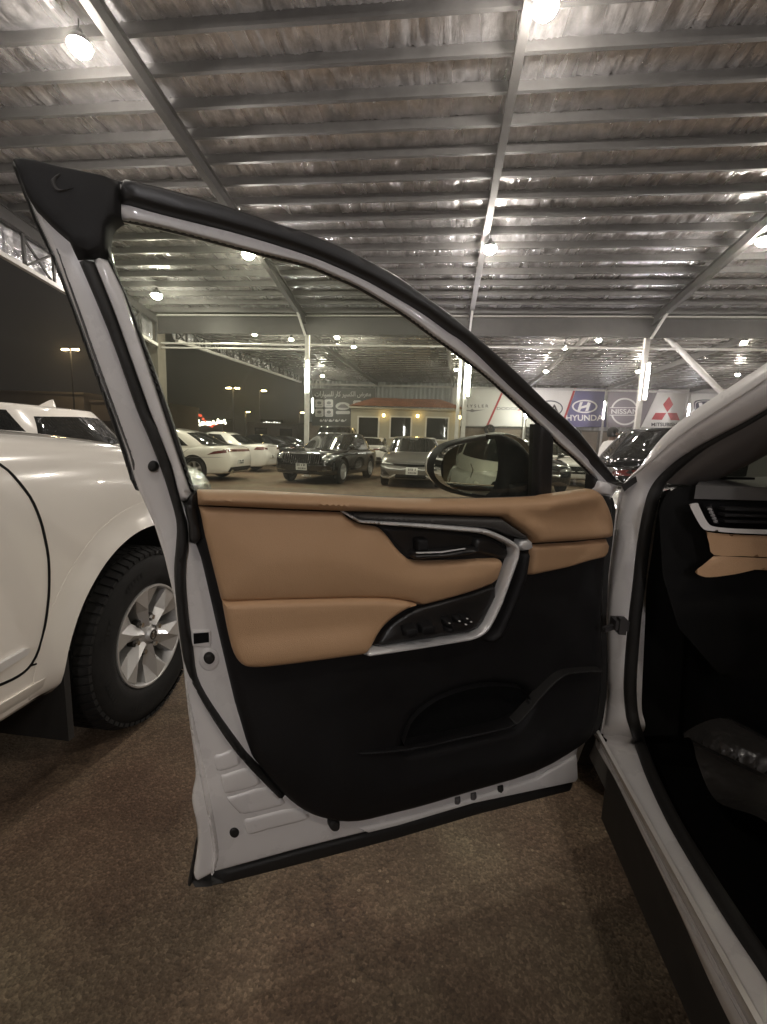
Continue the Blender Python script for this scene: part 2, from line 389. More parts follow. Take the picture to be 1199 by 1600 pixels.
def foil(name, fine=55., col=(.7, .69, .72), rough=.25):
    m, nt, p = nodes(name); N = nt.nodes; L = nt.links
    tc = N.new('ShaderNodeTexCoord')
    def nz(stretch, sc, det=5):
        mp = N.new('ShaderNodeMapping'); mp.inputs['Scale'].default_value = stretch; L.new(tc.outputs['Object'], mp.inputs[0])
        n = N.new('ShaderNodeTexNoise'); n.inputs['Scale'].default_value = sc; n.inputs['Detail'].default_value = det; n.inputs['Roughness'].default_value = .65
        L.new(mp.outputs[0], n.inputs[0]); return n
    a = nz((1, .05, 1), 8, 6); b_ = nz((1, .5, 1), 6, 7); c = nz((1, .1, 1), 1.2, 3)
    mx = N.new('ShaderNodeMix'); mx.data_type = 'RGBA'; mx.inputs[6].default_value = (*[k * .62 for k in col], 1); mx.inputs[7].default_value = (*[min(1, k * 1.25) for k in col], 1)
    mr = N.new('ShaderNodeMapRange'); mr.inputs[1].default_value = .35; mr.inputs[2].default_value = .65; L.new(b_.outputs[0], mr.inputs[0])
    L.new(mr.outputs[0], mx.inputs[0]); L.new(mx.outputs[2], p.inputs['Base Color'])
    p.inputs['Metallic'].default_value = .74
    r2 = N.new('ShaderNodeMapRange'); r2.inputs[1].default_value = .3; r2.inputs[2].default_value = .7; r2.inputs[3].default_value = rough - .1; r2.inputs[4].default_value = rough + .14
    L.new(c.outputs[0], r2.inputs[0]); L.new(r2.outputs[0], p.inputs['Roughness'])
    ad = N.new('ShaderNodeMath'); ad.operation = 'MULTIPLY_ADD'; ad.inputs[1].default_value = .6; L.new(b_.outputs[0], ad.inputs[0]); L.new(a.outputs[0], ad.inputs[2])
    b = N.new('ShaderNodeBump'); b.inputs['Strength'].default_value = .9; b.inputs['Distance'].default_value = .03; L.new(ad.outputs[0], b.inputs['Height']); L.new(b.outputs[0], p.inputs['Normal'])
    return m
M['foil'] = foil('crinkled foil lining')
# ------------------------------------------------------------------ the ground
g = Geo(); g.add([(-69,-29,0),(44,-29,0),(44,94,0),(-69,94,0)], [(0,1,2,3)])
props(g.out('ground', M['asphalt']), kind='structure')

# ------------------------------------------------------------------ the two steel canopies
Z0, SL = 7.672, .152
def z1(y): return Z0 - SL * y
XR = [-9.9, -4.6, .8, 6.3, 11.8, 17.3]
PUR1 = [6.56 + .562 * k for k in range(-23, 16)]
can1 = thing('steel_canopy', 'large steel car park canopy with foil lined roof sloping down to the white columns', 'canopy', (-4.6, 15.4, 0))
O1 = (-4.6, 15.4, 0)
def foil_sheet(name, x0f, x1, y0, y1, zf, nx, ny, parent, org, pur, amp=.012, sag=.05):
    ys = np.linspace(y0, y1, ny); us = np.linspace(0, 1, nx)
    r = np.random.default_rng(5)
    band = np.searchsorted(np.array(pur), ys)
    nb = len(pur) + 2
    foldsA = r.normal(0, 1, (nb, nx)); foldsB = r.normal(0, 1, (nb, nx)); env = np.repeat(r.random((nb, nx // 23 + 2)), 23, axis=1)[:, :nx]
    foldsA = (foldsA + .6 * np.roll(foldsA, 1, 1)) * (.25 + 1.1 * env); foldsB = (foldsB + .6 * np.roll(foldsB, 2, 1)) * (.25 + 1.1 * env)
    wide = np.repeat(r.normal(0, 1, (len(pur) + 2, nx // 7 + 2)), 7, axis=1)[:, :nx]
    v = []
    for j, y in enumerate(ys):
        b = band[j]; lo = pur[b-1] if b > 0 else y0; hi = pur[b] if b < len(pur) else y1
        t = min(1, max(0, (y - lo) / (hi - lo + 1e-6))); s = math.sin(math.pi * t)
        xa = x0f(y)
        for i in range(nx):
            v.append((xa + (x1 - xa) * us[i], y, zf(y) - sag * s * (1 + .5 * wide[b, i]) + amp * (.5 + .5 * s) * (foldsA[b, i] * (1 - t) + foldsB[b, i] * t)))
    f = [(j*nx+i, (j+1)*nx+i, (j+1)*nx+i+1, j*nx+i+1) for j in range(ny-1) for i in range(nx-1)]
    return mesh(name, v, f, M['foil'], parent, 180, org)
foil_sheet('roof_lining', lambda y: -9.9, 19.5, -6.6, 15.28, lambda y: z1(y) + .15, 760, 156, can1, O1, PUR1, .014, .03)
def c_purlin(y, z, xa, xb, h, w, parent, org, m):
    g = Geo(); g.box((xa, y - .004, z), (xb, y + .004, z + h)); g.box((xa, y + .0045, z), (xb, y + w, z + .006)); g.box((xa, y + w - .006, z + .0065), (xb, y + w, z + .024))
    g.box((xa, y + .0045, z + h - .006), (xb, y + w, z + h))
    return g.out('purlin', m, parent, None, org)
for y in PUR1: c_purlin(y, z1(y) - .005, -9.95, 19.4, .15, .065, can1, O1, M['steel'])
def i_beam(p, q, h, w, name, m, parent, org):
    g = Geo(); p = np.array(p, float); q = np.array(q, float); up = np.array([0, 0, 1.])
    g.beam(p - up * .008, q - up * .008, w, .014); g.beam(p - up * h, q - up * h, w, .014); g.beam(p - up * h / 2, q - up * h / 2, .012, h - .03)
    return g.out(name, m, parent, None, org)
for x in XR:
    i_beam((x, -6.6, z1(-6.6) - .01), (x, 15.2, z1(15.2) - .01), .26 if x != .8 else .16, .13, 'rafter', M['steeld'] if x != .8 else M['steel'], can1, O1)
g = Geo(); g.box((-9.9, 15.3, 4.78), (19.5, 15.42, 5.33)); g.box((-9.9, 15.24, 4.76), (19.5, 15.298, 4.8)); g.out('gutter_beam', M['steeld'], can1, None, O1)
g = Geo(); g.box((-9.9, 15.2, 5.332), (19.5, 15.42, 5.37)); g.out('gutter_lip', M['pole'], can1, None, O1)
for x in XR[1:5]:
    g = Geo(); g.box((x - .07, 15.44, 0), (x + .07, 15.58, 5.3)); g.box((x - .15, 15.43, .001), (x + .15, 15.6, .02))
    o = g.out('column', M['pole'], can1, None, O1)
    if x == .8:
        g = Geo(); g.box((x - .27, 15.46, 0), (x - .16, 15.57, 4.76)); g.out('column', M['pole'], can1, None, O1)
    Geo().beam((x, 15.24, 4.72), (x, 14.35, z1(14.35) - .24), .06, .06).out('knee_brace', M['pole'], can1, None, O1)
p0 = at_y(1024, 508, 15.7); p1 = at_y(1135, 620, 15.7); p2 = p0 + (p1 - p0) * (p0[2] / (p0[2] - p1[2]))
Geo().tube([p0, p2], .085, 12).out('raking_prop', M['pole'], can1, 40, O1)
Geo().tube([(-10.1, 15.66, 4.51), (19, 15.66, 4.51)], .035, 8).out('tie_rod', M['pole'], can1, 40, O1)
Geo().tube([(-10., 15.66, 4.36), (-4.55, 15.66, 4.36)], .03, 8).out('tie_rod', M['pole'], can1, 40, O1)
g = Geo(); g.box((-10.5, 15.43, 0), (-10.02, 15.9, 5.32)); g.out('column', M['conc'], can1, None, O1)
def truss(pa, pb, hgt, parent, org, n, skin=True):
    pa = np.array(pa, float); pb = np.array(pb, float); up = np.array([0, 0, hgt])
    g = Geo(); g.beam(pa, pb, .12, .1); t = g.out('truss', M['pole'], parent, None, org)  # bottom chord all white: its lit edge is put into the colour
    Geo().beam(pa + up, pb + up, .12, .12).out('top_chord', M['steeld'], t, None, org)
    for k in range(n + 1):
        a = pa + (pb - pa) * k / n
        Geo().beam(a + (0, 0, .055), a + up - (0, 0, .065), .06, .06, up=(0, 1, 0)).out('post', M['steeld'], t, None, org)
        if k < n and k % 2 == 0:
            b = pa + (pb - pa) * (k + 1) / n
            Geo().beam(a + (.05, 0, .06), b + up + (.05, 0, -.07), .045, .045).out('brace', M['steeld'], t, None, org)
            Geo().beam(b + (-.05, 0, .06), a + up + (-.05, 0, -.07), .045, .045).out('brace', M['steeld'], t, None, org)
    if skin:
        m = 60; v = []; r = np.random.default_rng(3)
        for i in range(m * 4 + 1):
            a = pa + (pb - pa) * i / (m * 4) + np.array([-.16 + r.normal(0, .014), 0, 0])
            v += [a + (0, 0, .06), a + up * .5 + (r.normal(0, .02), 0, 0), a + up]
        f = []
        for i in range(m * 4):
            for j in (0, 1): f.append((i*3+j, i*3+3+j, i*3+4+j, i*3+1+j))
        mesh('skirt', v, f, M['foil'], t, 180, org)
    return t
truss((-9.9, -6.4, 7.33), (-9.9, 15.2, 4.36), .82, can1, O1, 26)

can2 = thing('steel_canopy', 'far flat steel canopy with close purlins above the office and the banners', 'canopy', (.8, 31, 0)); O2 = (.8, 31, 0)
TB = at_y(470, 597, 29.5); TA = np.array([-9.6, 15.95, 4.66])
def z2(y): return 5.22 + .008 * (y - 15.5)
def x2(y): return TA[0] + (TB[0] - TA[0]) * (y - TA[1]) / (TB[1] - TA[1])
PUR2 = [15.9 + .6 * k for k in range(26)]
foil_sheet('roof_lining', x2, 24, 15.6, 31.3, lambda y: z2(y) + .055, 420, 105, can2, O2, PUR2, .014, .012)
for y in PUR2: c_purlin(y, z2(y), x2(y), 24, .05, .06, can2, O2, M['steel'])
for x in (-4.3, .77, 5.6, 10.58, 15.56, 20.5):
    xa = x + (x - 1.5) * -.02
    i_beam((x - .75, 15.8, z2(15.8) - .003), (x, 31.2, z2(31.2) - .003), .22, .12, 'rafter', M['steeld'], can2, O2)
    if x > 0:
        g = Geo(); g.box((x - .05, 31.22, 0), (x + .05, 31.32, 5.1)); g.out('column', M['pole'], can2, None, O2)
g = Geo(); g.box((x2(31.3), 31.33, 5.08), (24, 31.4, 5.2)); g.out('gutter_lip', M['pole'], can2, None, O2)
truss(TA, TB, .5, can2, O2, 22)

# ------------------------------------------------------------------ flood lamps
def flood(loc, label, top=None, group='round flood lamps hung under the canopies', r=.15, m='bulb'):
    o = thing('flood_lamp', label, 'lamp', loc, 0, group)
    Geo().lathe([(.0, .02), (r * .97, .02), (r * .9, .06), (r * .72, .11), (.05, .14), (.035, .2), (0, .2)], 16).out('housing', M['steeld'], o, 40)
    Geo().lathe([(0, -r * .8), (r * .5, -r * .7), (r * .88, -r * .36), (r, 0), (r * .95, r * .12)], 10).out('lit_lens', M[m], o, 180)
    Geo().tube([(0, 0, .2), (0, 0, .2 + (top if top else .12))], .01, 6).out('hanger', M['steeld'], o, 40)
    return o
near = [((-5.036, 6.308, 6.363), 'big flood lamp glaring above the top corner of the open door'),
        ((.974, 6.236, 6.374), 'flood lamp glaring at the very top of the picture on the middle rafter'),
        ((-4.776, 11.093, 5.636), 'flood lamp seen through the door glass just under the white window frame'),
        ((-8.462, 13.092, 5.332), 'flood lamp seen through the door glass near the narrow rear corner, above the rendered column'),
        ((.916, 10.989, 5.652), 'flood lamp on the middle rafter halfway down the sloping roof'),
        ((6.446, 10.826, 5.677), 'flood lamp at the right edge of the view on the right hand rafter')]
for l, t in near: flood(l, t)
for x, y, t in ((-5, 1.4, 'flood lamp overhead, above the hood of the large white car'), 
                (6.6, 1.4, 'flood lamp over the right side of the car with the open door'), (-5, -3.4, 'flood lamp behind the tail of the large white car'),
                (1, -3.4, 'flood lamp behind the viewpoint on the middle rafter'), (6.6, -3.4, 'flood lamp at the back right under the canopy'),
                (12.2, 10.8, 'flood lamp over the dark cars on the far right')):
    flood((x, y, z1(y) - .35), t, m='bulbb' if y < 0 else 'bulb')
far = [(356, 517, 'far flood lamp first from the left, beside the top of the left truss'), (398, 522, 'far flood lamp second from the left, above the truss'),
       (455, 530, 'far flood lamp just left of the left white column'), (527, 527, 'far flood lamp first to the right of the left white column'),
       (553, 541, 'far flood lamp paired below and right of its neighbour past the left column'), (713, 577, 'far flood lamp on a long hanger left of the middle column'),
       (504, 587, 'faint far flood lamp beside the left tube light, over the dark banner'), (883, 543, 'far flood lamp left of the close pair over the kia oval sign'),
       (936, 531, 'far flood lamp brightest and highest, left of the right white column'), (853, 580, 'far flood lamp low over the white banner just past the window frame'),
       (997, 580, 'far flood lamp touching the tube light of the right column'), (1163, 535, 'far flood lamp upper one beside the raking prop'),
       (1153, 585, 'far flood lamp lower one beside the raking prop')]
for x, y, t in far:
    t = t.replace('over the kia oval sign', 'above the navy banner')
    p = at_z(x, y, 4.93); flood(tuple(p), t, top=.1 if (x, y) != (713, 577) else .3, r=.085, m='bulbf')

# ------------------------------------------------------------------ tube lights
def tube_light(x, ya, yb, Y, label):
    a = at_y(x, ya, Y); b = at_y(x, yb, Y); L = a[2] - b[2]; X = (a[0] + b[0]) / 2
    o = thing('tube_light', label, 'tube light', (X, Y, b[2]), 0, 'upright tube lights on the columns')
    g = Geo(); g.box((-.045, .0, -.03), (.045, .07, L + .03)); g.out('housing', M['whitew'], o)
    Geo().tube([(0, -.035, .02), (0, -.035, L - .02)], .03, 8).out('lit_tube', M['tubel'], o, 40)
    g = Geo(); g.box((-.04, -.06, -.03), (.04, -.002, .018)); g.out('end_cap', M['whitew'], o)
    g = Geo(); g.box((-.04, -.06, L - .018), (.04, -.002, L + .03)); g.out('end_cap', M['whitew'], o)
tube_light(481, 563, 614, 15.36, 'tube light on the left white column beside the dark banner')
tube_light(733, 565, 620, 15.38, 'tube light on the middle double column beside the office')
tube_light(1011, 567, 625, 15.36, 'tube light on the right column in front of the violet grey banner')
tube_light(489, 622, 645, 31.05, 'small tube light at the left edge of the dark banner')
tube_light(944, 627, 655, 31.05, 'small tube light between the navy and the violet grey banner')
tube_light(1076, 631, 657, 31.05, 'small tube light beside the three red diamonds')
b = at_y(823, 643, 30.0)
o = thing('post_lamp', 'thin white post with a bright head, below the white banner and beside the mirror', 'post lamp', (b[0], 30.0, 0))
Geo().tube([(0, 0, 0), (0, 0, b[2] - .3)], .05, 8).out('post', M['pole'], o, 40)
Geo().lathe([(0, b[2] - .3), (.12, b[2] - .28), (.14, b[2] - .05), (.06, b[2] + .08), (0, b[2] + .08)], 12).out('lit_head', M['tubel'], o, 40)

for x, t in ((-4.6, 'tube light on the column behind the tail of the large white car'), (.8, 'tube light on the column right behind the viewpoint'), (6.3, 'tube light on the column behind the car with the open door')):
    g = Geo(); g.box((x - .07, -4.6, 0), (x + .07, -4.46, z1(-4.5) - .3)); g.out('column', M['pole'], can1, None, O1)
    o = thing('tube_light', t, 'tube light', (x, -4.39, 2.35), 0, 'upright tube lights on the columns')
    g = Geo(); g.box((-.045, -.07, -.03), (.045, .0, 1.23)); g.out('housing', M['whitew'], o)
    Geo().tube([(0, .035, .0), (0, .035, 1.2)], .03, 8).out('lit_tube', M['tubel'], o, 40)
# ------------------------------------------------------------------ back wall, banners
WY = 32.25
wall = thing('boundary_wall', 'long boundary wall of dusty blocks with pale ribbed cladding above, behind the banners', 'wall', (6, WY, 0))
g = Geo(); g.box((-9.6, WY, 0), (30, WY + .25, 2.5)); g.out('block_wall', M['lowwall'], wall, None, (6, WY, 0))
g = Geo(); g.box((-9.6, WY - .06, 2.502), (30, WY + .27, 2.6)); g.out('coping', M['conc'], wall, None, (6, WY, 0))
v = []; f = []; xs = np.arange(-9.6, 30, .075)
for i, x in enumerate(xs):
    yy = WY + (.0 if (i // 2) % 2 == 0 else .05); v += [(x, yy, 2.602), (x, yy, 5.55)]
    if i: f.append((2*i-2, 2*i, 2*i+1, 2*i-1))
mesh('ribbed_cladding', v, f, M['wallw'], wall, None, (6, WY, 0))
for k in range(12):
    x = 1.2 + k * 2.4
    g = Geo(); g.box((x - .14, WY - .12, 0), (x + .14, WY - .003, 2.499)); g.out('pier', M['conc'] if k % 3 else M['cream'], wall, None, (6, WY, 0))
SY = 32.0
def P3(x, y, n=0.): return at_y(x, y, SY - n)
def yt(x): return 605.5 + (x - 708) * .0065
def yb(x): return 665.5 + (x - 708) * .0085
def panel(name, xa_t, xa_b, xb_t, xb_b, m, label):
    q = [(xa_t, yt(xa_t)), (xb_t, yt(xb_t)), (xb_b, yb(xb_b)), (xa_b, yb(xa_b))]
    base = P3((xa_b + xb_b) / 2, yb(xa_b)); o = thing('banner', label, 'banner', tuple(base), 0, 'printed banners along the boundary wall'); o['o3'] = [float(k) for k in base]
    A = [P3(x, y) for x, y in q]; Bk = [a + np.array([0, .06, 0]) for a in A]
    mesh('banner_face', A, [(0, 1, 2, 3)], m, o, None, base)
    mesh('banner_frame', A[:] + Bk, [(0,1,5,4)[::-1], (1,2,6,5)[::-1], (2,3,7,6)[::-1], (3,0,4,7)[::-1], (4,5,6,7)], M['whitew'], o, None, base)
    return o, base
def shape(name, poly, m, ob, n=.012, holes=(), step=3.):
    o, base = ob
    return sheet(name, poly, lambda a, b, h: P3(a, b, n + h), m, o, step=step, holes=holes, smooth=None, org=base)
def ell(cx, cy, rx, ry, n=40, sk=0.): return [(cx + rx * math.cos(2*math.pi*i/n) + sk * ry * math.sin(2*math.pi*i/n), cy - ry * math.sin(2*math.pi*i/n)) for i in range(n)]
def text_pts(s, font=None, space=1., bold=0.):
    c = bpy.data.curves.new('t', 'FONT'); c.body = s; c.space_character = space; c.offset = bold; c.resolution_u = 3
    o = bpy.data.objects.new('t', c); COL.objects.link(o); bpy.context.view_layer.update()
    dg = bpy.context.evaluated_depsgraph_get(); me = bpy.data.meshes.new_from_object(o.evaluated_get(dg))
    v = np.array([tuple(p.co)[:2] for p in me.vertices]) if len(me.vertices) else np.zeros((0, 2)); f = [list(p.vertices) for p in me.polygons]
    bpy.data.objects.remove(o); bpy.data.meshes.remove(me); return v, f
def letter(name, s, cx, cy, w, h, m, o, org, W3, n=.014, space=1., bold=0., skew=0.):
    v, f = text_pts(s, None, space, bold)
    if not len(v): return None
    lo, hi = v.min(0), v.max(0); u = (v - lo) / (hi - lo + 1e-9)
    P = [W3(cx + (a - .5) * w + (b - .5) * h * skew, cy - (b - .5) * h, n) for a, b in u]
    return mesh(name, P, f, m, o, None, org)
def sign_text(s, cx, cy, w, h, m, ob, **k): return letter('lettering', s, cx, cy, w, h, m, ob[0], ob[1], P3, **k)

b1 = panel('banner', 708, 708, 786.5, 759.5, M['vinyl'], 'white banner with widely spaced thin black lettering and a winged line, beside the office')
sign_text('CHRYSLER', 738, 634.3, 51, 4.6, M['vink'], b1, space=1.5, bold=.006)
shape('wing_emblem', [(722, 640.4), (735, 640.8), (738, 638.8), (742, 640.8), (758, 640.0), (742, 642.8), (738, 643.8), (734, 642.6)], M['vgr'], b1)
b2 = panel('banner', 790, 763, 836, 830, M['vinyl'], 'white banner with grey lettering and two short red slashes, next to a red diagonal')
shape('red_stripe', [(786.8, yt(787)), (790, yt(790)), (763, yb(763)), (759.8, yb(760))], M['vred'], b2, n=.02)
sign_text('DODGE', 793, 638.3, 33, 4.6, M['vgr'], b2, bold=.02)
for k in (0, 5): shape('red_slash', [(812+k+3, 636), (815.5+k+3, 636), (812+k, 641.5), (808.5+k, 641.5)], M['vred'], b2)
b3 = panel('banner', 836.5, 830.5, 897, 876, M['vinyl'], 'white banner with a black oval ring emblem, half hidden by the window frame')
shape('oval_ring', ell(860, 638, 20, 12.5), M['vlogo'], b3, holes=[ell(860, 638, 18, 10.7)])
sign_text('KIA', 860, 638, 26, 12, M['vink'], b3, bold=.03)
shape('red_stripe', [(897.2, yt(897)), (900.5, yt(900)), (879.5, yb(879)), (876.2, yb(876))], M['vred'], b3, n=.02)
b4 = panel('banner', 901, 880, 947, 947, M['vnavy'], 'navy blue banner with white oval emblem over bold white lettering')
shape('oval_ring', ell(914, 635, 20, 10.5), M['vwhite'], b4, holes=[ell(914, 635, 17.2, 8.2)])
shape('slanted_letter', [(902.5, 641.5), (906.5, 628.5), (911.5, 627.6), (908.6, 634.8), (917, 632.5), (919, 628), (923.5, 629.5), (919.5, 642), (914.5, 642.6), (917, 636.5), (908.6, 638.4), (906.6, 642.4)], M['vwhite'], b4)
sign_text('HYUNDAI', 915, 652.8, 60, 9.5, M['vwhite'], b4, bold=.025)
b5 = panel('banner', 950, 950, 1030, 1001, M['vgrey'], 'violet grey banner with a white ring crossed by a bar of lettering')
shape('ring', ell(976.5, 643, 22, 21.5), M['vwhite'], b5, holes=[ell(976.5, 643, 19.3, 18.8)])
shape('cross_bar', [(951.5, 637.5), (1001.5, 637.5), (1001.5, 648), (951.5, 648)], M['vgrey'], b5, n=.018)
shape('bar_edge', [(953, 636.3), (1000, 636.3), (1000, 637.5), (953, 637.5)], M['vwhite'], b5, n=.022)
shape('bar_edge', [(953, 648), (1000, 648), (1000, 649.2), (953, 649.2)], M['vwhite'], b5, n=.022)
sign_text('NISSAN', 976.5, 642.8, 42, 7.6, M['vwhite'], b5, n=.026, bold=.02)
b6 = panel('banner', 1031, 1002, 1079, 1079, M['vinyl'], 'white banner with three red diamonds over dark lettering')
for q in ([(1046, 619.5), (1052.4, 632), (1043.2, 644), (1036.5, 632)], [(1024.7, 645), (1041.6, 645), (1034.5, 656), (1018.3, 655.4)], [(1043.4, 645), (1058, 645.2), (1062.6, 656.6), (1048.5, 656.3)]):
    shape('red_diamond', q, M['vred'], b6)
sign_text('MITSUBISHI', 1039.3, 663.2, 42, 5.6, M['vink'], b6, bold=.015)
b7 = panel('banner', 1079.5, 1079.5, 1150, 1150, M['vinyl'], 'white banner with a dark rounded square emblem, cut by the windscreen pillar')
rr = lambda k: cr([(1085+k, 629+k), (1092+k*.5, 625+k), (1104, 624.2+k), (1117-k*.5, 625+k), (1124-k, 629+k), (1122-k, 645), (1117-k, 656-k), (1104, 659-k), (1092+k, 656-k), (1087+k, 645)], 4, True)
shape('square_emblem', rr(0), M['vlogo'], b7, holes=[rr(1.6)])
shape('square_emblem', rr(2.6), M['vlogo'], b7)
shape('emblem_letter', [(1092, 629), (1097.5, 629), (1100.5, 639.5), (1108.5, 639.5), (1111.5, 629), (1117, 629), (1112.5, 654), (1108, 654), (1107.6, 644), (1101.4, 644), (1101, 654), (1096.5, 654)], M['vwhite'], b7, n=.02)
panel('banner', 1150.5, 1150.5, 1260, 1260, M['vnavy'], 'dark blue end banner behind the windscreen pillar')
# dark banner with white writing left of the office
q = [(487.5, 607), (587, 606.5), (587, 666), (487.5, 665)]; base = P3(537, 665)
o = thing('banner', 'dark grey banner with white Arabic heading and white square badges, left of the office', 'banner', tuple(base), 0, 'printed banners along the boundary wall')
A = [P3(x, y) for x, y in q]; mesh('banner_face', A, [(0,1,2,3)], M['vdark'], o, None, base)
mesh('banner_frame', A + [a + (0, .06, 0) for a in A], [(1,0,4,5), (2,1,5,6), (3,2,6,7), (0,3,7,4), (4,5,6,7)], M['whitew'], o, None, base)
b8 = (o, base)
def pres(s):    # joined letter forms, laid out right to left
    F = {'م': 'ﻡﻢﻣﻤ', 'ع': 'ﻉﻊﻋﻌ', 'ر': 'ﺭﺮﺭﺮ', 'ض': 'ﺽﺾﺿﻀ', 'ا': 'ﺍﺎﺍﺎ', 'ل': 'ﻝﻞﻟﻠ', 'ك': 'ﻙﻚﻛﻜ', 'س': 'ﺱﺲﺳﺴ', 'ي': 'ﻱﻲﻳﻴ', 'ت': 'ﺕﺖﺗﺘ'}
    no = 'رادو'; out = ''
    for w in s.split(' '):
        r = ''
        for i, ch in enumerate(w):
            pj = i > 0 and w[i-1] not in no; nj = i < len(w) - 1 and ch not in no
            r += F[ch][(3 if pj else 2) if nj else (1 if pj else 0)]
        out += (' ' if out else '') + r
    return out[::-1]
sign_text(pres('معرض الكسير كار للسيارات'), 536, 616.5, 88, 10.5, M['vwhite'], b8, n=.02, bold=.012)
def rrect(xa, ya, xb, yb_, r): return [(x + r * math.cos(t), y + r * math.sin(t)) for x, y, t0 in ((xb-r, yb_-r, 0), (xa+r, yb_-r, .5), (xa+r, ya+r, 1), (xb-r, ya+r, 1.5)) for t in [math.pi * (t0 + .125 * k) for k in range(5)]]
for x, y in ((492.5, 624), (507.5, 624), (492.5, 638.5), (507.5, 638.5), (552, 625.5)):
    shape('badge', rrect(x, y, x + 13.2, y + 12.6, 2.2), M['vwhite'], b8, step=2)
    shape('badge_mark', ell(x + 6.6, y + 5.4, 3.4, 2.6, 14), M['vgr'], b8, n=.03, step=2); shape('badge_mark', [(x+2.6, y+9.4), (x+10.6, y+9.4), (x+10.6, y+10.4), (x+2.6, y+10.4)], M['vgr'], b8, n=.03, step=2)
shape('oval_badge', ell(536, 634.5, 11.5, 6.2), M['vwhite'], b8, step=2)
shape('car_outline', [(527.5, 637), (529.5, 634.2), (533, 631.6), (539, 631.4), (542.5, 634), (545, 635.5), (544.6, 637.4)], M['vgr'], b8, n=.03, step=2)
shape('text_bar', rrect(525, 642, 547, 647, 2), M['vwhite'], b8, step=2)
for k, (xa, xb) in enumerate(((500, 506), (507.5, 512), (514, 522), (524, 531), (533, 541))):
    shape('text_stroke', cr([(xa, 656.5), ((xa*2+xb)/3, 655), ((xa+2*xb)/3, 657.4), (xb, 654.4), (xb, 656.6), ((xa+xb)/2, 659), (xa, 658.4)], 3, True), M['vwhite'], b8, step=2)
for x, y in ((765, 671), (826, 676), (900, 677.5)):
    p = at_y(x, y, WY - .1)
    lab = {765: 'under the winged banner, above the mirror', 826: 'beside the thin white post', 900: 'beside the person in white'}[x]
    o = thing('wall_fan', 'round black wall fan ' + lab, 'wall fan', (p[0], WY - .12, p[2]), 0, 'round black fans on the boundary wall')
    Geo().lathe([(.2, -.2), (.32, -.19), (.37, -.1), (.37, .1)], 20, axis='y').out('drum', M['gloss'], o, 40)
    Geo().lathe([(0, -.19), (.09, -.18), (.1, -.12), (0, -.12)], 12, axis='y').out('hub', M['steeld'], o, 40)
    for a in range(5):
        t = a * 2 * math.pi / 5; c, s = math.cos(t), math.sin(t)
        mesh('blade', [(.09*c, -.13, .09*s), (.31*c-.1*s, -.1, .31*s+.1*c), (.33*c+.06*s, -.15, .33*s-.06*c)], [(0, 1, 2)], M['steeld'], o)

# ------------------------------------------------------------------ the office
OY = 28.0
a = at_y(549, 637, OY); c = at_y(721, 637, OY); XA, XB, EZ = a[0], c[0], 3.42
off = thing('office', 'small cream office with a hipped terracotta tile roof and three dark windows', 'building', ((XA+XB)/2, OY, 0)); OO = ((XA+XB)/2, OY, 0)
WN = []
for xa, ya, xb, yb_ in ((561, 652, 590, 692), (611.5, 652, 641, 684), (667.5, 653, 698.5, 687)):
    p, q = at_y(xa, ya, OY), at_y(xb, yb_, OY); WN.append((p[0], max(.12, q[2]), q[0], p[2]))
p, q = at_y(711, 665, OY), at_y(721, 681, OY)
poly = [(XA, 0), (XB, 0), (XB, EZ), (XA, EZ)]
hol = [[(w[0], w[1]), (w[2], w[1]), (w[2], w[3]), (w[0], w[3])] for w in WN]
sheet('wall', poly, lambda s, t, h: (s, OY - h, t), M['cream'], off, back=.2, step=.4, holes=hol, smooth=None, org=OO)
g = Geo(); g.box((XA, OY + .201, 0), (XA + .2, OY + 3.4, EZ)); g.box((XB - .2, OY + .201, 0), (XB, OY + 3.4, EZ)); g.box((XA + .2, OY + 3.2, 0), (XB - .2, OY + 3.4, EZ)); g.out('wall', M['cream'], off, None, OO)
for w in WN:
    fr = Geo(); t = .09
    fr.box((w[0]-t, OY-.05, w[1]-t), (w[2]+t, OY+.06, w[1])); fr.box((w[0]-t, OY-.05, w[3]), (w[2]+t, OY+.06, w[3]+t)); fr.box((w[0]-t, OY-.05, w[1]), (w[0], OY+.06, w[3])); fr.box((w[2], OY-.05, w[1]), (w[2]+t, OY+.06, w[3]))
    wo = fr.out('window', M['whitew'], off, None, OO)
    g = Geo(); g.box((w[0], OY+.02, w[1]), (w[2], OY+.04, w[3])); g.out('pane', M['glassd'], wo, None, OO)
ov = .28; rz = 4.0
ex0, ex1, ey0, ey1 = XA - ov + .2, XB + ov - .1, OY - ov, OY + 3.6
r0 = at_y(586, 622, OY + 1.6); r1 = at_y(686, 622, OY + 1.6); ry = OY + 1.6; rz = max(r0[2], EZ + .6)
def slope(nm, A, B, C, D, nrow):
    A, B, C, D = [np.array(k, float) for k in (A, B, C, D)]
    nrm = np.cross(B - A, D - A); nrm /= np.linalg.norm(nrm)
    if nrm[2] < 0: nrm = -nrm
    v = []; f = []; m = 90
    for r in range(nrow):
        for e in (0, 1):
            t = (r + e) / nrow; h = .05 if e == 0 else .01
            for i in range(m + 1):
                s = i / m; P = (A + (B - A) * s) * (1 - t) + (D + (C - D) * s) * t
                v.append(P + nrm * (h + .02 * math.cos(s * 2 * math.pi * 45)))
    k = m + 1
    for r in range(nrow * 2 - 1):
        for i in range(m): f.append((r*k+i, r*k+i+1, (r+1)*k+i+1, (r+1)*k+i))
    o = mesh(nm, v, f, M['tile'], off, None, OO); o['kind'] = 'stuff'; return o
slope('roof_tiles', (ex0, ey0, EZ+.02), (ex1, ey0, EZ+.02), (r1[0], ry, rz), (r0[0], ry, rz), 9)
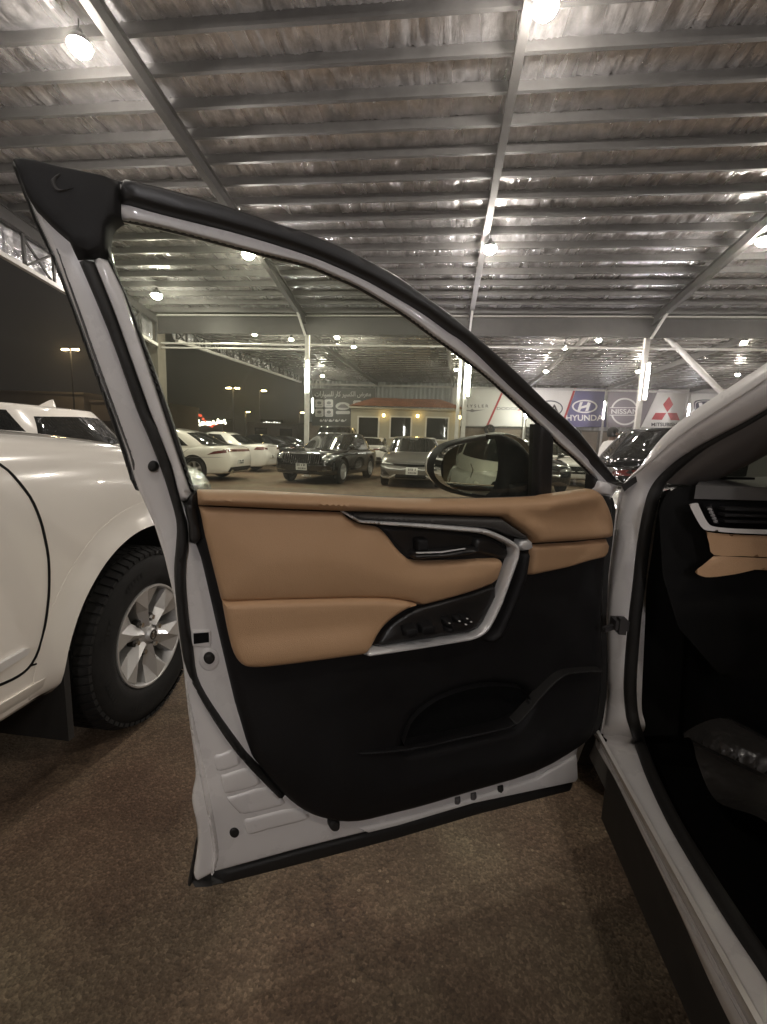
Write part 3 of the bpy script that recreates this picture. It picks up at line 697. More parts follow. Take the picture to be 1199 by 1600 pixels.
slope('roof_tiles', (ex0, ey1, EZ+.02), (ex0, ey0, EZ+.02), (r0[0], ry, rz), (r0[0]-.02, ry+.02, rz), 9)
slope('roof_tiles', (ex1, ey0, EZ+.02), (ex1, ey1, EZ+.02), (r1[0]+.02, ry+.02, rz), (r1[0], ry, rz), 9)
g = Geo(); g.box((ex0, ey0, EZ - .1), (ex1, ey1, EZ)); g.out('eave', M['cream'], off, None, OO)
for x, y, t in ((600, 649, 'left warm wall lamp between the office door and the middle window'), (653, 650, 'middle warm wall lamp glowing amber between two office windows'), (718.5, 652, 'right wall lamp at the corner of the office')):
    p = at_y(x, y, OY - .12)
    o = thing('wall_lamp', t, 'wall lamp', (p[0], OY - .055, p[2]), 0, 'warm lamps on the office wall')
    g = Geo(); g.box((-.06, -.03, -.12), (.06, 0, .12)); g.out('back_plate', M['steeld'], o)
    Geo().lathe([(.03, -.1), (.075, -.08), (.085, .06), (.04, .1)], 10, (0, -.12, 0)).out('lit_globe', M['wallamp'], o, 60)

# ------------------------------------------------------------------ beyond the lot, in the night
def building(label, x0, x1, y0, y1, h, sign=None):
    o = thing('building', label, 'building', ((x0+x1)/2, y0, 0)); og = ((x0+x1)/2, y0, 0)
    g = Geo(); g.box((x0, y0, 0), (x1, y1, h)); g.out('wall', M['farwall'], o, None, og)
    g = Geo(); g.box((x0-.1, y0-.1, h+.002), (x1+.1, y1+.1, h+.25)); g.out('parapet', M['farwall'], o, None, og)
    n = max(2, int((x1-x0)/3))
    for k in range(n):
        xa = x0 + (k+.3)*(x1-x0)/n; g = Geo(); g.box((xa, y0-.04, .1), (xa+1.6, y0-.003, 2.6)); s = g.out('shutter', M['steeld'], o, None, og)
    return o, og
o, og = building('plain pale building in the dark at the far left, with a faint dark name board', -52, -39.6, 47, 56, 5.4)
g = Geo(); g.box((-45, 46.9, 3.2), (-41.5, 46.99, 3.7)); g.out('name_board', M['vdark'], o, None, og)
building('lower dim building beside the tall street lamp', -38.8, -30.5, 47, 55, 4.6)
building('long low wall like building behind the white cars', -24, -17.5, 55, 60, 3.0)
building('dim block far behind the dark parked cars', -16.5, -9, 62, 70, 3.4)
def street_lamp(x, y, Y, label, two=False):
    p = at_y(x, y, Y); o = thing('street_lamp', label, 'street lamp', (p[0], Y, 0), 0, 'street lamps in the dark beyond the lot')
    Geo().tube([(0, 0, 0), (0, 0, p[2] + .15)], [.11, .06], 8).out('pole', M['steel'], o, 40)
    for s in ((1, -1) if two else (1,)):
        Geo().tube([(0, 0, p[2] + .1), (.7 * s, 0, p[2] + .2)], .04, 6).out('arm', M['steel'], o, 40)
        g = Geo(); g.box((min(.25*s, .95*s), -.16, p[2] + .12), (max(.25*s, .95*s), .16, p[2] + .24)); h = g.out('lamp_head', M['steeld'], o)
        g = Geo(); g.box((min(.3*s, .9*s), -.14, p[2] + .0), (max(.3*s, .9*s), .14, p[2] + .118)); g.out('lit_panel', M['sodium'], h)
street_lamp(110, 547, 45, 'tall street lamp glowing orange left of the open door', True)
street_lamp(364, 607, 60, 'twin headed street lamp seen through the door glass, left of two', True)
street_lamp(406, 611, 60, 'single street lamp seen through the door glass, right of two')
street_lamp(383, 644, 85, 'small distant street lamp low over the white car')
street_lamp(468, 645, 85, 'small distant street lamp just left of the white column')
street_lamp(141, 634, 70, 'low bright lamp over the roof of the parked white car')
p = at_y(277, 652, 62)
o = thing('shop_sign', 'glowing yellow shop sign beside the rendered column, far across the road', 'sign', (p[0], 62, 0))
g = Geo(); g.box((-2.6, .05, p[2]-1.2), (2.6, .4, p[2]+.9)); g.out('board', M['under'], o)
for s in (-2.2, 2.2):
    g = Geo(); g.box((s-.15, .1, 0), (s+.15, .35, p[2]-1.202)); g.out('leg', M['steeld'], o)
for k, xx in enumerate((-2.1, -1.5, -.9, -.2, .5, 1.1, 1.7, 2.1)):
    pts = cr([(xx-.3, 0, p[2]+.05*((k*3)%4)), (xx-.1, 0, p[2]-.3), (xx+.15, 0, p[2]-.25), (xx+.25, 0, p[2]+.1+.15*(k%3))], 4)
    Geo().tube(pts, .11, 6).out('lit_letter', M['yellow'], o, 60)
lights = Geo(); wl = Geo()
r = np.random.default_rng(11)
o = thing('festoon_lights', 'strings of small red and white lights on a far shop front behind the white cars', 'festoon lights', tuple(at_y(320, 690, 62)*np.array([1, 1, 0]))); og = np.array(o.location)
n0 = 0
for k in range(13):
    q = at_y(299 + k*3.6 + r.normal(0, .4), 655 - 8*math.sin(k*.45+.7) + r.normal(0, 1) + k*.25, 62)
    lights.lathe([(0, -.22), (.2, -.1), (.2, .1), (0, .22)], 6, q)
for k in range(34):
    q = at_y(295 + k*1.75 + r.normal(0, 1.), 659 + r.normal(0, 1.6) + (4*r.random() if 8 < k < 24 else 0), 61.8); wl.lathe([(0, -.2), (.17, -.1), (.17, .1), (0, .2)], 6, q)
lights.out('red_bulbs', M['redl'], o, 60, og)['kind'] = 'stuff'; wl.out('white_bulbs', M['whitel'], o, 60, og)['kind'] = 'stuff'
a, b = at_y(290, 652, 63), at_y(352, 668, 63); g = Geo(); g.box((a[0], 62.3, 0), (b[0], 66, a[2])); g.out('shop_front', M['under'], o, None, og)
p = at_y(424, 661, 62)
o = thing('shop_sign', 'small white lit sign low over the dark parked cars, left of the white column', 'sign', (p[0], 62, 0))
g = Geo(); g.box((-1.6, .05, 0), (1.6, .3, p[2]+.5)); g.out('board', M['under'], o)
for k in range(7):
    g = Geo(); xx = -1.2 + k*.38; g.box((xx, -.02, p[2]-.18), (xx+.26, .048, p[2]+.1+.12*((k*5) % 3)/2)); g.out('lit_letter', M['whites'], o)
# ------------------------------------------------------------------ cars
def interp(x, tab): return float(np.interp(x, [t[0] for t in tab], [t[1] for t in tab]))
def smoothtab(tab, n=5):
    return sorted(cr(tab, n))
def loft(stations, sec):
    """stations: list of lists of 3-D points (open half profile mirrored into a closed ring)"""
    v = []; f = []; k = len(stations[0])
    for st in stations: v += st
    for i in range(len(stations) - 1):
        for j in range(k): f.append((i*k+j, i*k+(j+1) % k, (i+1)*k+(j+1) % k, (i+1)*k+j))
    c0 = len(v); v.append(tuple(np.mean(stations[0], 0))); v.append(tuple(np.mean(stations[-1], 0)))
    n = len(stations) - 1
    f += [(c0, (j+1) % k, j) for j in range(k)] + [(c0+1, n*k+j, n*k+(j+1) % k) for j in range(k)]
    return v, f
SEC = [(0,0),(.4,0),(.78,0),(.9,.012),(.955,.05),(.978,.12),(.99,.25),(.998,.42),(1.,.56),(.997,.68),(.988,.78),(.97,.87),(.935,.935),(.87,.975),(.75,1.),(.55,1.018),(.3,1.03),(0,1.034)]
def body_lower(sp):
    L, Wd, gc = sp['L'], sp['W'], sp['gc']; top = smoothtab(sp['top']); x0, x1 = -L/2, L/2
    ts = np.concatenate([[0, .006, .016, .03, .05, .08, .12], np.linspace(.15, .85, 36), [.88, .92, .95, .97, .984, .994, 1]])
    st = []
    for t in ts:
        x = x0 + (x1 - x0) * t; e = min(t, 1 - t) * L
        front = t > .5
        pl = interp(e, sp.get('planf' if front else 'planr', [(0, .74), (.03, .8), (.08, .86), (.2, .925), (.45, .965), (.9, .992), (1.4, 1.)]))
        zt = interp(x, top); q = math.exp(-e / .07)
        zb = gc + .1 * q + interp(e, [(0, .05), (.4, .03), (.8, 0)]); zt2 = zt - .07 * q
        half = []
        for y, z in SEC:
            yy = y * Wd / 2 * pl
            # nose / tail bulge: mid height reaches furthest
            z3 = zb + (zt2 - zb) * z
            xx = x - (1 if front else -1) * q * .07 * (abs(z - .45) / .55) ** 2 * 1.2
            half.append((xx, yy, z3))
        ring = half + [(a, -b, c) for a, b, c in half[-2:0:-1]]
        st.append(ring)
    return loft(st, None)
def greenhouse(sp):
    b, H, Wd = sp['belt'], sp['H'], sp['W']
    xf, xr = sp['xf'], sp['xr']              # (x at belt, x at roof) front and rear
    lv = [(-.12, 0), (0, 0), (.18, .18), (.36, .36), (.54, .54), (.7, .7), (.82, .82), (.9, .9), (.955, .95), (.985, .975), (1., 1.)]
    st = []; n = 56; p = 5.0
    for zf, s in lv:
        z = b + (H - b) * zf; ss = max(0, s)
        a = xf[0] + (xf[1] - xf[0]) * ss ** .93; c = xr[0] + (xr[1] - xr[0]) * ss ** 1.15
        wv = Wd / 2 * (sp.get('gw', .93) - sp.get('tum', .2) * ss ** 1.3)
        if zf > .94: k = {.955: .985, .985: .955, 1.: .86}[zf]; m = (a + c) / 2; a, c = m + (a - m) * (k + .02), m + (c - m) * (k + .02); wv *= k
        hx, mx = (a - c) / 2, (a + c) / 2; ring = []; p = sp.get('pw', 3.8)
        for i in range(n):
            t = 2 * math.pi * (i + .5) / n; co, si = math.cos(t), math.sin(t)
            ux = math.copysign(abs(co) ** (2 / p), co); uy = math.copysign(abs(si) ** (2 / p), si)
            nar = 1 - .1 * max(0, ux) ** 3 - sp.get('rnar', .1) * max(0, -ux) ** 3
            zz = z - (.035 * ux * ux if zf > .9 else 0)
            ring.append((mx + hx * ux - (.04 * (uy * uy) * (1 if ux > 0 else -1) * abs(ux)), wv * uy * nar, zz))
        st.append(ring)
    k = n; v = []; f = []
    for r in st: v += r
    for i in range(len(st) - 1):
        for j in range(k): f.append((i*k+j, i*k+(j+1) % k, (i+1)*k+(j+1) % k, (i+1)*k+j))
    # roof: shrinking rings
    last = np.array(st[-1]); c = last.mean(0); base = (len(st) - 1) * k
    for s in (.7, .4, .12):
        ring = c + (last - c) * s; ring[:, 2] = last[:, 2] + (H + .03 - last[:, 2]) * (1 - s * s) * .6
        o = len(v); v += [tuple(q) for q in ring]
        for j in range(k): f.append((base+j, base+(j+1) % k, o+(j+1) % k, o+j))
        base = o
    f.append(tuple(range(base, base + k)))
    return v, f
def boolean_cut(o, cutters, m_idx_mat):
    for c in cutters:
        md = o.modifiers.new('b', 'BOOLEAN'); md.operation = 'DIFFERENCE'; md.object = c; md.solver = 'EXACT'; md.material_mode = 'TRANSFER'
    bpy.context.view_layer.update(); dg = bpy.context.evaluated_depsgraph_get()
    me = bpy.data.meshes.new_from_object(o.evaluated_get(dg)); old = o.data; o.modifiers.clear(); o.data = me
    for c in cutters: bpy.data.objects.remove(c)
    return me
def make_wheel(root, x, y, r, sp, side, detail):
    """side=+1 left, -1 right; the outer face looks along side*y"""
    w = sp.get('tw', .225); rr = r * sp.get('rimf', .64); s = side
    yo = y; yi = y - s * w
    prof = [(rr*.97, yo - s*.015), (rr*1.03, yo - s*.002), (rr*1.12, yo), (r*.9, yo - s*.012), (r*.965, yo - s*.03), (r, yo - s*.06), (r, yi + s*.06), (r*.96, yi + s*.02), (rr, yi)]
    if detail:
        prof = [(rr*.96, yo - s*.02), (rr*1.01, yo - s*.008), (rr*1.05, yo - s*.003), (rr*1.1, yo + s*.001), (rr*1.18, yo + s*.004), (r*.84, yo + s*.003), (r*.9, yo - s*.006), (r*.94, yo - s*.018), (r*.972, yo - s*.034), (r*.992, yo - s*.05), (r, yo - s*.075), (r, yi + s*.06), (r*.96, yi + s*.02), (rr, yi)]
    ty = Geo().lathe(prof, 72 if detail else 36, (0, 0, 0), 'y'); ty.v = [(a + x, b, c + r) for a, b, c in ty.v]
    wh = ty.out('wheel', M['rubber'], root, 40)
    if detail:
        tg = Geo()
        for j in range(64):
            t0 = 2 * math.pi * j / 64
            for q, (ya, yb_, sh) in enumerate(((.004, .052, 0.), (.058, .098, .4), (.104, .144, .1), (.15, .19, .6), (.196, .25, .2))):
                t1 = t0 + sh * 2 * math.pi / 64; dt = 2 * math.pi / 64 * .72; c = []
                for rad in (r - .012, r + .003):
                    for tt in (t1, t1 + dt):
                        for yy in (ya, yb_):
                            k_ = -.018 if (q == 0 and yy == ya) or (q == 4 and yy == yb_) else 0
                            c.append((x + (rad + k_) * math.cos(tt), yo - s * yy, r + (rad + k_) * math.sin(tt)))
                tg.add(c, [(4, 5, 7, 6), (0, 4, 6, 2), (1, 3, 7, 5), (0, 1, 5, 4), (2, 6, 7, 3)])
        tg.out('tread_blocks', M['rubber'], wh)['kind'] = 'stuff'
        sg = Geo()
        for j in range(96):
            if j % 24 in (3, 4, 5, 6, 7, 8, 15, 16, 17, 18):
                t0 = 2 * math.pi * (j + .15) / 96; t1 = 2 * math.pi * (j + .75) / 96; ra, rb_ = r * .75, r * .81
                sg.add([(x + q * math.cos(tt), yo + s * .0062, r + q * math.sin(tt)) for q, tt in ((ra, t0), (rb_, t0), (rb_, t1), (ra, t1))], [(0, 1, 2, 3)])
        sg.out('sidewall_marks', M['rubber'], wh)['kind'] = 'stuff'
    def at(rad, t, d): return (x + rad * math.cos(t), yo - s * d, r + rad * math.sin(t))
    rim = Geo().lathe([(rr*.99, .012), (rr*.985, .004), (rr*.95, .003), (rr*.925, .012), (rr*.9, .05), (rr*.86, .13)], 64 if detail else 30, (0, 0, 0), 'y')
    rim.v = [(a + x, yo - s * b, c + r) for a, b, c in rim.v]; rim.out('rim', M['alloy'], wh, 45)
    g = Geo(); n = 28; g.add([at(rr*.9, 2*math.pi*i/n, .125) for i in range(n)], [tuple(range(n))]); g.out('brake_backing', M['alloyd'], wh)
    ns = sp.get('spokes', 5)
    for k in range(ns):
        t = 2 * math.pi * k / ns + sp.get('sph', .3); 
        a0, a1 = (.36, .235) if detail else (.3, .2)
        def P(rad, da, d): return at(rad, t + da, d)
        g = Geo()
        if detail:
            # broad spoke with a raised ridge and one dropped facet
            q = [P(rr*.2, -.5, .035), P(rr*.2, .5, .035), P(rr*.55, .33, .04), P(rr*.93, .36, .01), P(rr*.95, .0, .004), P(rr*.93, -.36, .01), P(rr*.55, -.33, .04), P(rr*.55, .06, .008), P(rr*.2, .05, .012)]
            b = [P(rr*.2, -.5, .09), P(rr*.2, .5, .09), P(rr*.55, .33, .09), P(rr*.93, .36, .07), P(rr*.95, 0, .07), P(rr*.93, -.36, .07), P(rr*.55, -.33, .09)]
            g.add(q + b, [(0, 8, 7, 6), (8, 1, 2, 7), (7, 2, 3, 4), (6, 7, 4, 5), (1, 10, 11, 2), (2, 11, 12, 3), (3, 12, 13, 4), (4, 13, 14, 5), (5, 14, 15, 6), (6, 15, 9, 0)])
        else:
            q = [P(rr*.12, -.9, .03), P(rr*.12, .9, .03), P(rr*.5, .2, .03), P(rr*.93, .2, .01), P(rr*.93, -.2, .01), P(rr*.5, -.2, .03)]
            b = [P(rr*.12, -.9, .09), P(rr*.12, .9, .09), P(rr*.5, .2, .09), P(rr*.93, .2, .07), P(rr*.93, -.2, .07), P(rr*.5, -.2, .09)]
            g.add(q + b, [(0,1,2,5), (5,2,3,4), (1,7,8,2), (2,8,9,3), (3,9,10,4), (4,10,11,5), (5,11,6,0)])
        g.out('spoke', M['alloy'], wh)
    hub = Geo().lathe([(0, .002), (rr*.11, .002), (rr*.13, .008), (rr*.14, .02), (rr*.25, .03), (rr*.27, .06), (rr*.27, .1)], 32, (0, 0, 0), 'y'); hub.v = [(a + x, yo - s * b, c + r) for a, b, c in hub.v]
    hub.out('hub_cap', M['alloy'], wh, 40)
    if detail:
        em = Geo().lathe([(rr*.098, .0018), (rr*.098, -.001), (rr*.075, -.001), (rr*.075, .0018)], 24, (0, 0, 0), 'y'); em.v = [(a + x, yo - s * b, c + r) for a, b, c in em.v]; em.out('hub_emblem', M['gloss'], wh, 40)
        em = Geo(); em.tube([at(rr*.07, .9, .0), at(rr*.02, .2, .0), at(rr*.07, -.9, .0)], .004, 6); em.tube([at(rr*.07, 2.2, .0), at(rr*.05, 4., .0)], .004, 6); em.out('hub_emblem', M['chrome'], wh)
        for k in range(6):
            t = 2 * math.pi * (k + .5) / 6 + sp.get('sph', .3); a = at(rr*.33, t, .05); b = at(rr*.33, t, .018)
            Geo().tube([a, b], [.013, .011], 6).out('lug_nut', M['chrome'], wh)
            pk = Geo().tube([at(rr*.33, t, .062), at(rr*.33, t, .034)], .02, 10); pk.out('lug_pocket', M['alloyd'], wh)
        for k in range(3):
            t = .7 + k * 2.2; g = Geo(); g.add([at(rr*.84, t, .1), at(rr*.5, t, .1), at(rr*.5, t + .5, .1), at(rr*.84, t + .5, .1)], [(0, 1, 2, 3)]); g.out('brake_backing', M['steeld'], wh)
    return wh
def make_car(name, label, cat, loc, rz, paint, sp, group=None, detail=False, z=0.):
    root = thing(name, label, cat, (loc[0], loc[1], z), rz, group)
    L, Wd, H = sp['L'], sp['W'], sp['H']; r = sp.get('r', .34); xw = sp['axf'], sp['axr']
    v, f = body_lower(sp); body = mesh('body', v, f, [paint, M['under']], root, 32)
    cut = []
    for x in xw:
        for s in (1, -1):
            R = r * sp.get('archf', 1.17); n = 40
            prof = [(x + R * math.cos(2*math.pi*i/n), r + .02 + R * math.sin(2*math.pi*i/n)) for i in range(n)]
            ya, yb = sorted((s * Wd * .72, s * (Wd / 2 - .34)))
            cv = [(a, ya, b) for a, b in prof] + [(a, yb, b) for a, b in prof]
            cf = [tuple(range(n)), tuple(range(n, 2*n))[::-1]] + [(i, n+i, n+(i+1) % n, (i+1) % n) for i in range(n)]
            bm = bmesh.new(); vs = [bm.verts.new(p) for p in cv]
            for q in cf: bm.faces.new([vs[i] for i in q])
            bmesh.ops.recalc_face_normals(bm, faces=bm.faces); me = bpy.data.meshes.new('c'); bm.to_mesh(me); bm.free()
            me.materials.append(M['under']); c = bpy.data.objects.new('c', me); COL.objects.link(c); c.matrix_world = Matrix.Translation((loc[0], loc[1], z)) @ Matrix.Rotation(rz, 4, 'Z'); cut.append(c)
    if sp.get('cavity'):
        (xa, xb_), (ya, yb), (za, zb) = sp['cavity']; me = bpy.data.meshes.new('c'); G = Geo().box((xa, ya, za), (xb_, yb, zb)); me.from_pydata(G.v, [], G.f); me.materials.append(M['carpet'])
        c = bpy.data.objects.new('c', me); COL.objects.link(c); c.matrix_world = Matrix.Translation((loc[0], loc[1], z)) @ Matrix.Rotation(rz, 4, 'Z'); cut.append(c)
    boolean_cut(body, cut, 1)
    gv, gf = greenhouse(sp); roof = mesh('roof', gv, gf, paint, root, 40)
    bvs = [BVHTree.FromPolygons(v, f), BVHTree.FromPolygons(gv, gf)]
    def hit(o, d):
        best = None
        for b in bvs:
            h = b.ray_cast(Vector(o), Vector(d))
            if h[0] is not None and (best is None or h[3] < best[1]): best = (h[0], h[3], h[1])
        return best
    def decal(nm, poly, view, m, off=.004, step=.06, par=None, smooth=60):
        V, T, lp, D = fill(poly, step)
        if view in ('L', 'R'): s = 1 if view == 'L' else -1; src = lambda a, b: ((a, s * 3, b), (0, -s, 0))
        elif view == 'F': src = lambda a, b: ((6, a, b), (-1, 0, 0))
        elif view == 'B': src = lambda a, b: ((-6, a, b), (1, 0, 0))
        else: src = lambda a, b: ((a, b, 4), (0, 0, -1))
        P = []; ok = []
        for a, b in V:
            o, d = src(a, b); h = hit(o, d)
            ok.append(h is not None)
            if h is None: P.append((0, 0, 0))
            else:
                nn = h[2]
                if nn.dot(Vector(d)) > 0: nn = -nn
                P.append(tuple(h[0] + nn * off))
        F = [tuple(t) for t in T if all(ok[i] for i in t)]
        # edge skirt back to the surface gives the panel a thickness
        cnt = {}
        for t in F:
            for a, b in ((t[0], t[1]), (t[1], t[2]), (t[2], t[0])): cnt[(min(a, b), max(a, b))] = cnt.get((min(a, b), max(a, b)), 0) + 1
        key = {}
        for (a, b), c in cnt.items():
            if c == 1:
                for i in (a, b):
                    if i not in key:
                        o, d = src(*V[i]); h = hit(o, d); key[i] = len(P); P.append(tuple(h[0] + Vector(d) * .004))
                F.append((a, b, key[b], key[a]))
        bm = bmesh.new(); vs = [bm.verts.new(p) for p in P]
        for t in F:
            try: bm.faces.new([vs[i] for i in t])
            except ValueError: pass
        bmesh.ops.delete(bm, geom=[w for w in bm.verts if not w.link_faces], context='VERTS')
        return from_bm(nm, bm, m, par or root, smooth)
    def line(nm, pts, view, w=.007, m=None, off=.0025):
        pts = [np.array(p, float) for p in pts]; l = []; rr_ = []
        for i, p in enumerate(pts):
            d = pts[min(i+1, len(pts)-1)] - pts[max(0, i-1)]; d /= np.linalg.norm(d); nrm = np.array([-d[1], d[0]]) * w / 2
            l.append(p + nrm); rr_.append(p - nrm)
        return decal(nm, [tuple(p) for p in l + rr_[::-1]], view, m or M['seal'], off, .08)
    b, xf, xr = sp['belt'], sp['xf'], sp['xr']; Hh = H - b
    # glass
    tumw = lambda z: Wd/2 * (sp.get('gw', .93) - sp.get('tum', .2) * ((z-b)/Hh) ** 1.3)
    zt = b + Hh * .84; zb_ = b + .03; zbf = b + .05
    own = sp.get('own')
    if not own: decal('windscreen', cr([(-tumw(zbf)*.84, zbf), (0, zbf - .02), (tumw(zbf)*.84, zbf)], 4) + cr([(tumw(zt)*.86, zt), (0, zt+.035), (-tumw(zt)*.86, zt)], 4), 'F', M['glassd'])
    zrb = b + Hh * sp.get('rgl', .12)
    zrt = b + Hh * sp.get('rgt', .84)
    decal('rear_window', cr([(-tumw(zrb)*.84, zrb), (0, zrb-.01), (tumw(zrb)*.84, zrb)], 4) + cr([(tumw(zrt)*.8, zrt-.02), (0, zrt+.01), (-tumw(zrt)*.8, zrt-.02)], 4), 'B', M['glassd'])
    sx = lambda z, f: (xf[0] + (xf[1]-xf[0]) * ((z-b)/Hh) ** .93) if f else (xr[0] + (xr[1]-xr[0]) * ((z-b)/Hh) ** 1.15)
    for vw in ('L', 'R'):
        xm = sp.get('xb', (sp['axf'] + sp['axr']) / 2 - .05)
        fw = [(sx(zb_, 1) - .16, zb_), (xm + .045, zb_), (xm + .03, zt), (sx(zt, 1) - .12, zt)]
        xe = sx(zb_, 0) + sp.get('cp', .5); xe2 = sx(zt, 0) + sp.get('cp2', .42)
        rw = [(xm - .045, zb_), (xe, zb_ + .01), (xe2, zt - .02), (xm - .06, zt)]
        if not own: decal('side_window', fw, vw, M['glassd'])
        decal('side_window', rw, vw, M['glassd'])
        if sp.get('quarter'):
            qx = sp['quarter']; decal('side_window', cr([(xe - .07, zb_ + .02), (xe - .07 - qx, zb_ + .09), (xe2 - qx*.6, zt - .1), (xe2 - .07, zt - .03)], 3, True), vw, M['glassd'])
        # door seams, handles
        zs = sp['gc'] + .13; zd = b - .01
        for px_, top_ in (() if own or detail else ((sp['axf'] - r*1.17 - .1, zd), (xm, zd))):
            line('door_gap', cr([(px_ + (.1 if px_ > xm + .2 else 0), top_), (px_ + .02, top_ - .25), (px_, zs + .2), (px_ - .03, zs)], 4), vw)
        xq = sp['axr'] + r*1.17; line('door_gap', cr([(sp['axr'] + .1, zd), (xq - .05, zd - .2), (xq + .08, zs + .12), (xq + .2, zs)], 4), vw)
        if not own and not detail: line('sill_gap', [(sp['axf'] - r*1.2 - .12, zs), (sp['axr'] + r*1.2 + .1, zs)], vw)
        for hx in ((sp['axr'] + .3,) if own else (xm + .12, sp['axr'] + .3)):
            decal('door_handle', rrect(hx, b - .13, hx + .2, b - .1, .012), vw, paint, .03, .05)
        decal('sill_cladding', [(sp['axf'] - r*1.1, sp['gc']+.02), (sp['axr'] + r*1.1, sp['gc']+.02), (sp['axr'] + r*1.12, zs - .02), (sp['axf'] - r*1.12, zs - .02)], vw, M['clad'] if sp.get('clad') else paint, .006)
        if own: continue
        s = 1 if vw == 'L' else -1
        mx_, my_, mz_ = sx(zb_, 1) - .3, s * (Wd/2 * .93 + .1), b + .08
        g = Geo().lathe([(0, -.09), (.05, -.085), (.075, -.04), (.08, 0), (.072, .05), (.03, .07), (0, .072)], 14)
        g.v = [(mx_ + (a * .8 if a > 0 else a * .55), my_ + c * 1.25, mz_ + bb * 1.0) for a, bb, c in g.v]
        mo = g.out('door_mirror', paint, root, 60)
        Geo().tube([(mx_, my_, mz_ - .05), (mx_ + .03, s * (Wd/2 * .9), b + .0)], .03, 8).out('mirror_arm', M['gloss'], mo, 60)
    for x in xw:
        for s in (1, -1): make_wheel(root, x, s * (Wd/2 - sp.get('inset', .02)), r, sp, s, detail)
    return root, decal, line, hit
def plate(decal, view, y0, z, w=.33, h=.16):
    p = decal('number_plate', rrect(y0 - w/2, z - h/2, y0 + w/2, z + h/2, .012), view, M['plate'], .02, .08)
    rg = np.random.default_rng(int(abs(z*1000)))
    for row in (.25, -.22):
        x = y0 - w*.4
        while x < y0 + w*.36:
            q = rg.uniform(.014, .03)
            if rg.random() < .85: decal('plate_mark', [(x, z + row*h - .028), (x + q, z + row*h - .028), (x + q*.8, z + row*h + .028), (x + .1*q, z + row*h + .02)], view, M['vink'], .024, .1, par=p)
            x += q + .016
SUV = dict(L=4.65, W=1.9, H=1.66, gc=.24, belt=1.08, top=[(-2.4, .98), (-2.2, 1.02), (-1., 1.07), (.3, 1.07), (.9, 1.06), (1.4, 1.03), (1.9, .96), (2.2, .88), (2.4, .78)],
           xf=(1.05, .25), xr=(-2.28, -1.8), axf=1.4, axr=-1.3, r=.36, clad=True, rimf=.66, quarter=.42, cp=.75, cp2=.6)
SEDAN = dict(L=4.8, W=1.84, H=1.46, gc=.18, belt=.95, top=[(-2.5, .94), (-2.3, 1.), (-1.9, 1.02), (-1., .96), (.4, .94), (1., .93), (1.6, .87), (2.1, .78), (2.45, .68)],
             xf=(1.0, .1), xr=(-1.95, -.85), axf=1.45, axr=-1.35, r=.335, tum=.24, rgl=.08, rimf=.68, cp=.75, cp2=.4)
ROW_L = 'white and dark cars parked side on along the left'
ROW_F = 'cars parked nose towards the viewer'

# 1. the white car with the roof fin, its tail towards the viewer (it faces -X)
def tail_lamps(decal, z0, z1_, y0, y1, m=None):
    for s in (1, -1): decal('tail_lamp', [(s*y0, z0), (s*y1, z0 + .02), (s*y1, z1_), (s*y0, z1_ - .04)], 'B', m or M['tail'], .008)
sp = dict(SUV, H=1.62, L=4.7, belt=1.06, xr=(-2.25, -1.72), rgt=.72, cp=.5, cp2=.5, quarter=None, pw=3.2, rnar=.14)
ca, dc, ln, _ = make_car('parked_car', 'white estate with a shark fin on its roof, behind the large white car', 'car', (-6.75, 5.65), math.radians(186), M['pearl'], sp, ROW_L)
tail_lamps(dc, .92, 1.05, .5, .86); plate(dc, 'B', 0, .75)
g = Geo(); g.add([(-1.2, -.035, 1.60), (-1.2, .035, 1.60), (-1.42, .03, 1.6), (-1.42, -.03, 1.6), (-1.41, 0, 1.705), (-1.35, 0, 1.69)], [(0,1,5), (1,2,4,5), (2,3,4), (3,0,5,4), (0,3,2,1)]); g.out('roof_fin', M['pearl'], ca)

# 2-3. white sedans
def sedan_tail(dc, ln, root):
    for vw, s in (('L', 1), ('R', -1)):
        dc('tail_lamp', [(-2.34, .84), (-1.75, .755), (-1.95, .86), (-2.34, .925)], vw, M['tail'], .006)
    dc('light_bar', [(-.86, .86), (.86, .86), (.86, .93), (-.86, .93)], 'B', M['tail'], .006)
    dc('rear_valance', [(-.78, .24), (.78, .24), (.7, .42), (-.7, .42)], 'B', M['plast'], .006)
    for s in (1, -1): dc('exhaust_tip', ell(s*.6, .3, .09, .045, 16), 'B', M['chrome'], .03)
    plate(dc, 'B', 0, .56, .4, .14)
    ln('crease_shade', cr([(2.0, .72), (0, .66), (-2.2, .7)], 5), 'L', .012, M['vgr'], .002)  # shade along the body crease, laid on as a grey line
ca, dc, ln, _ = make_car('parked_car', 'white fastback saloon with slim tail lamps and twin exhausts, seen through the door glass', 'car', (-8.25, 13.0), math.pi, M['pearl'], SEDAN, ROW_L)
sedan_tail(dc, ln, ca)
ca, dc, ln, _ = make_car('parked_car', 'white saloon between the white fastback and the black car with the chrome grille', 'car', (-8.75, 17.0), math.pi, M['white'], dict(SEDAN, H=1.47, xr=(-1.75, -.8), top=[(-2.5, .98), (-2.3, 1.05), (-1.8, 1.06), (-1., .97), (.4, .94), (1., .93), (1.6, .87), (2.1, .78), (2.45, .68)]), ROW_L)
tail_lamps(dc, .86, .96, .5, .9); plate(dc, 'B', 0, .6, .4, .14)
dc('tail_lamp', [(-2.3, .84), (-1.95, .85), (-2.05, .95), (-2.3, .96)], 'L', M['tail'], .006)
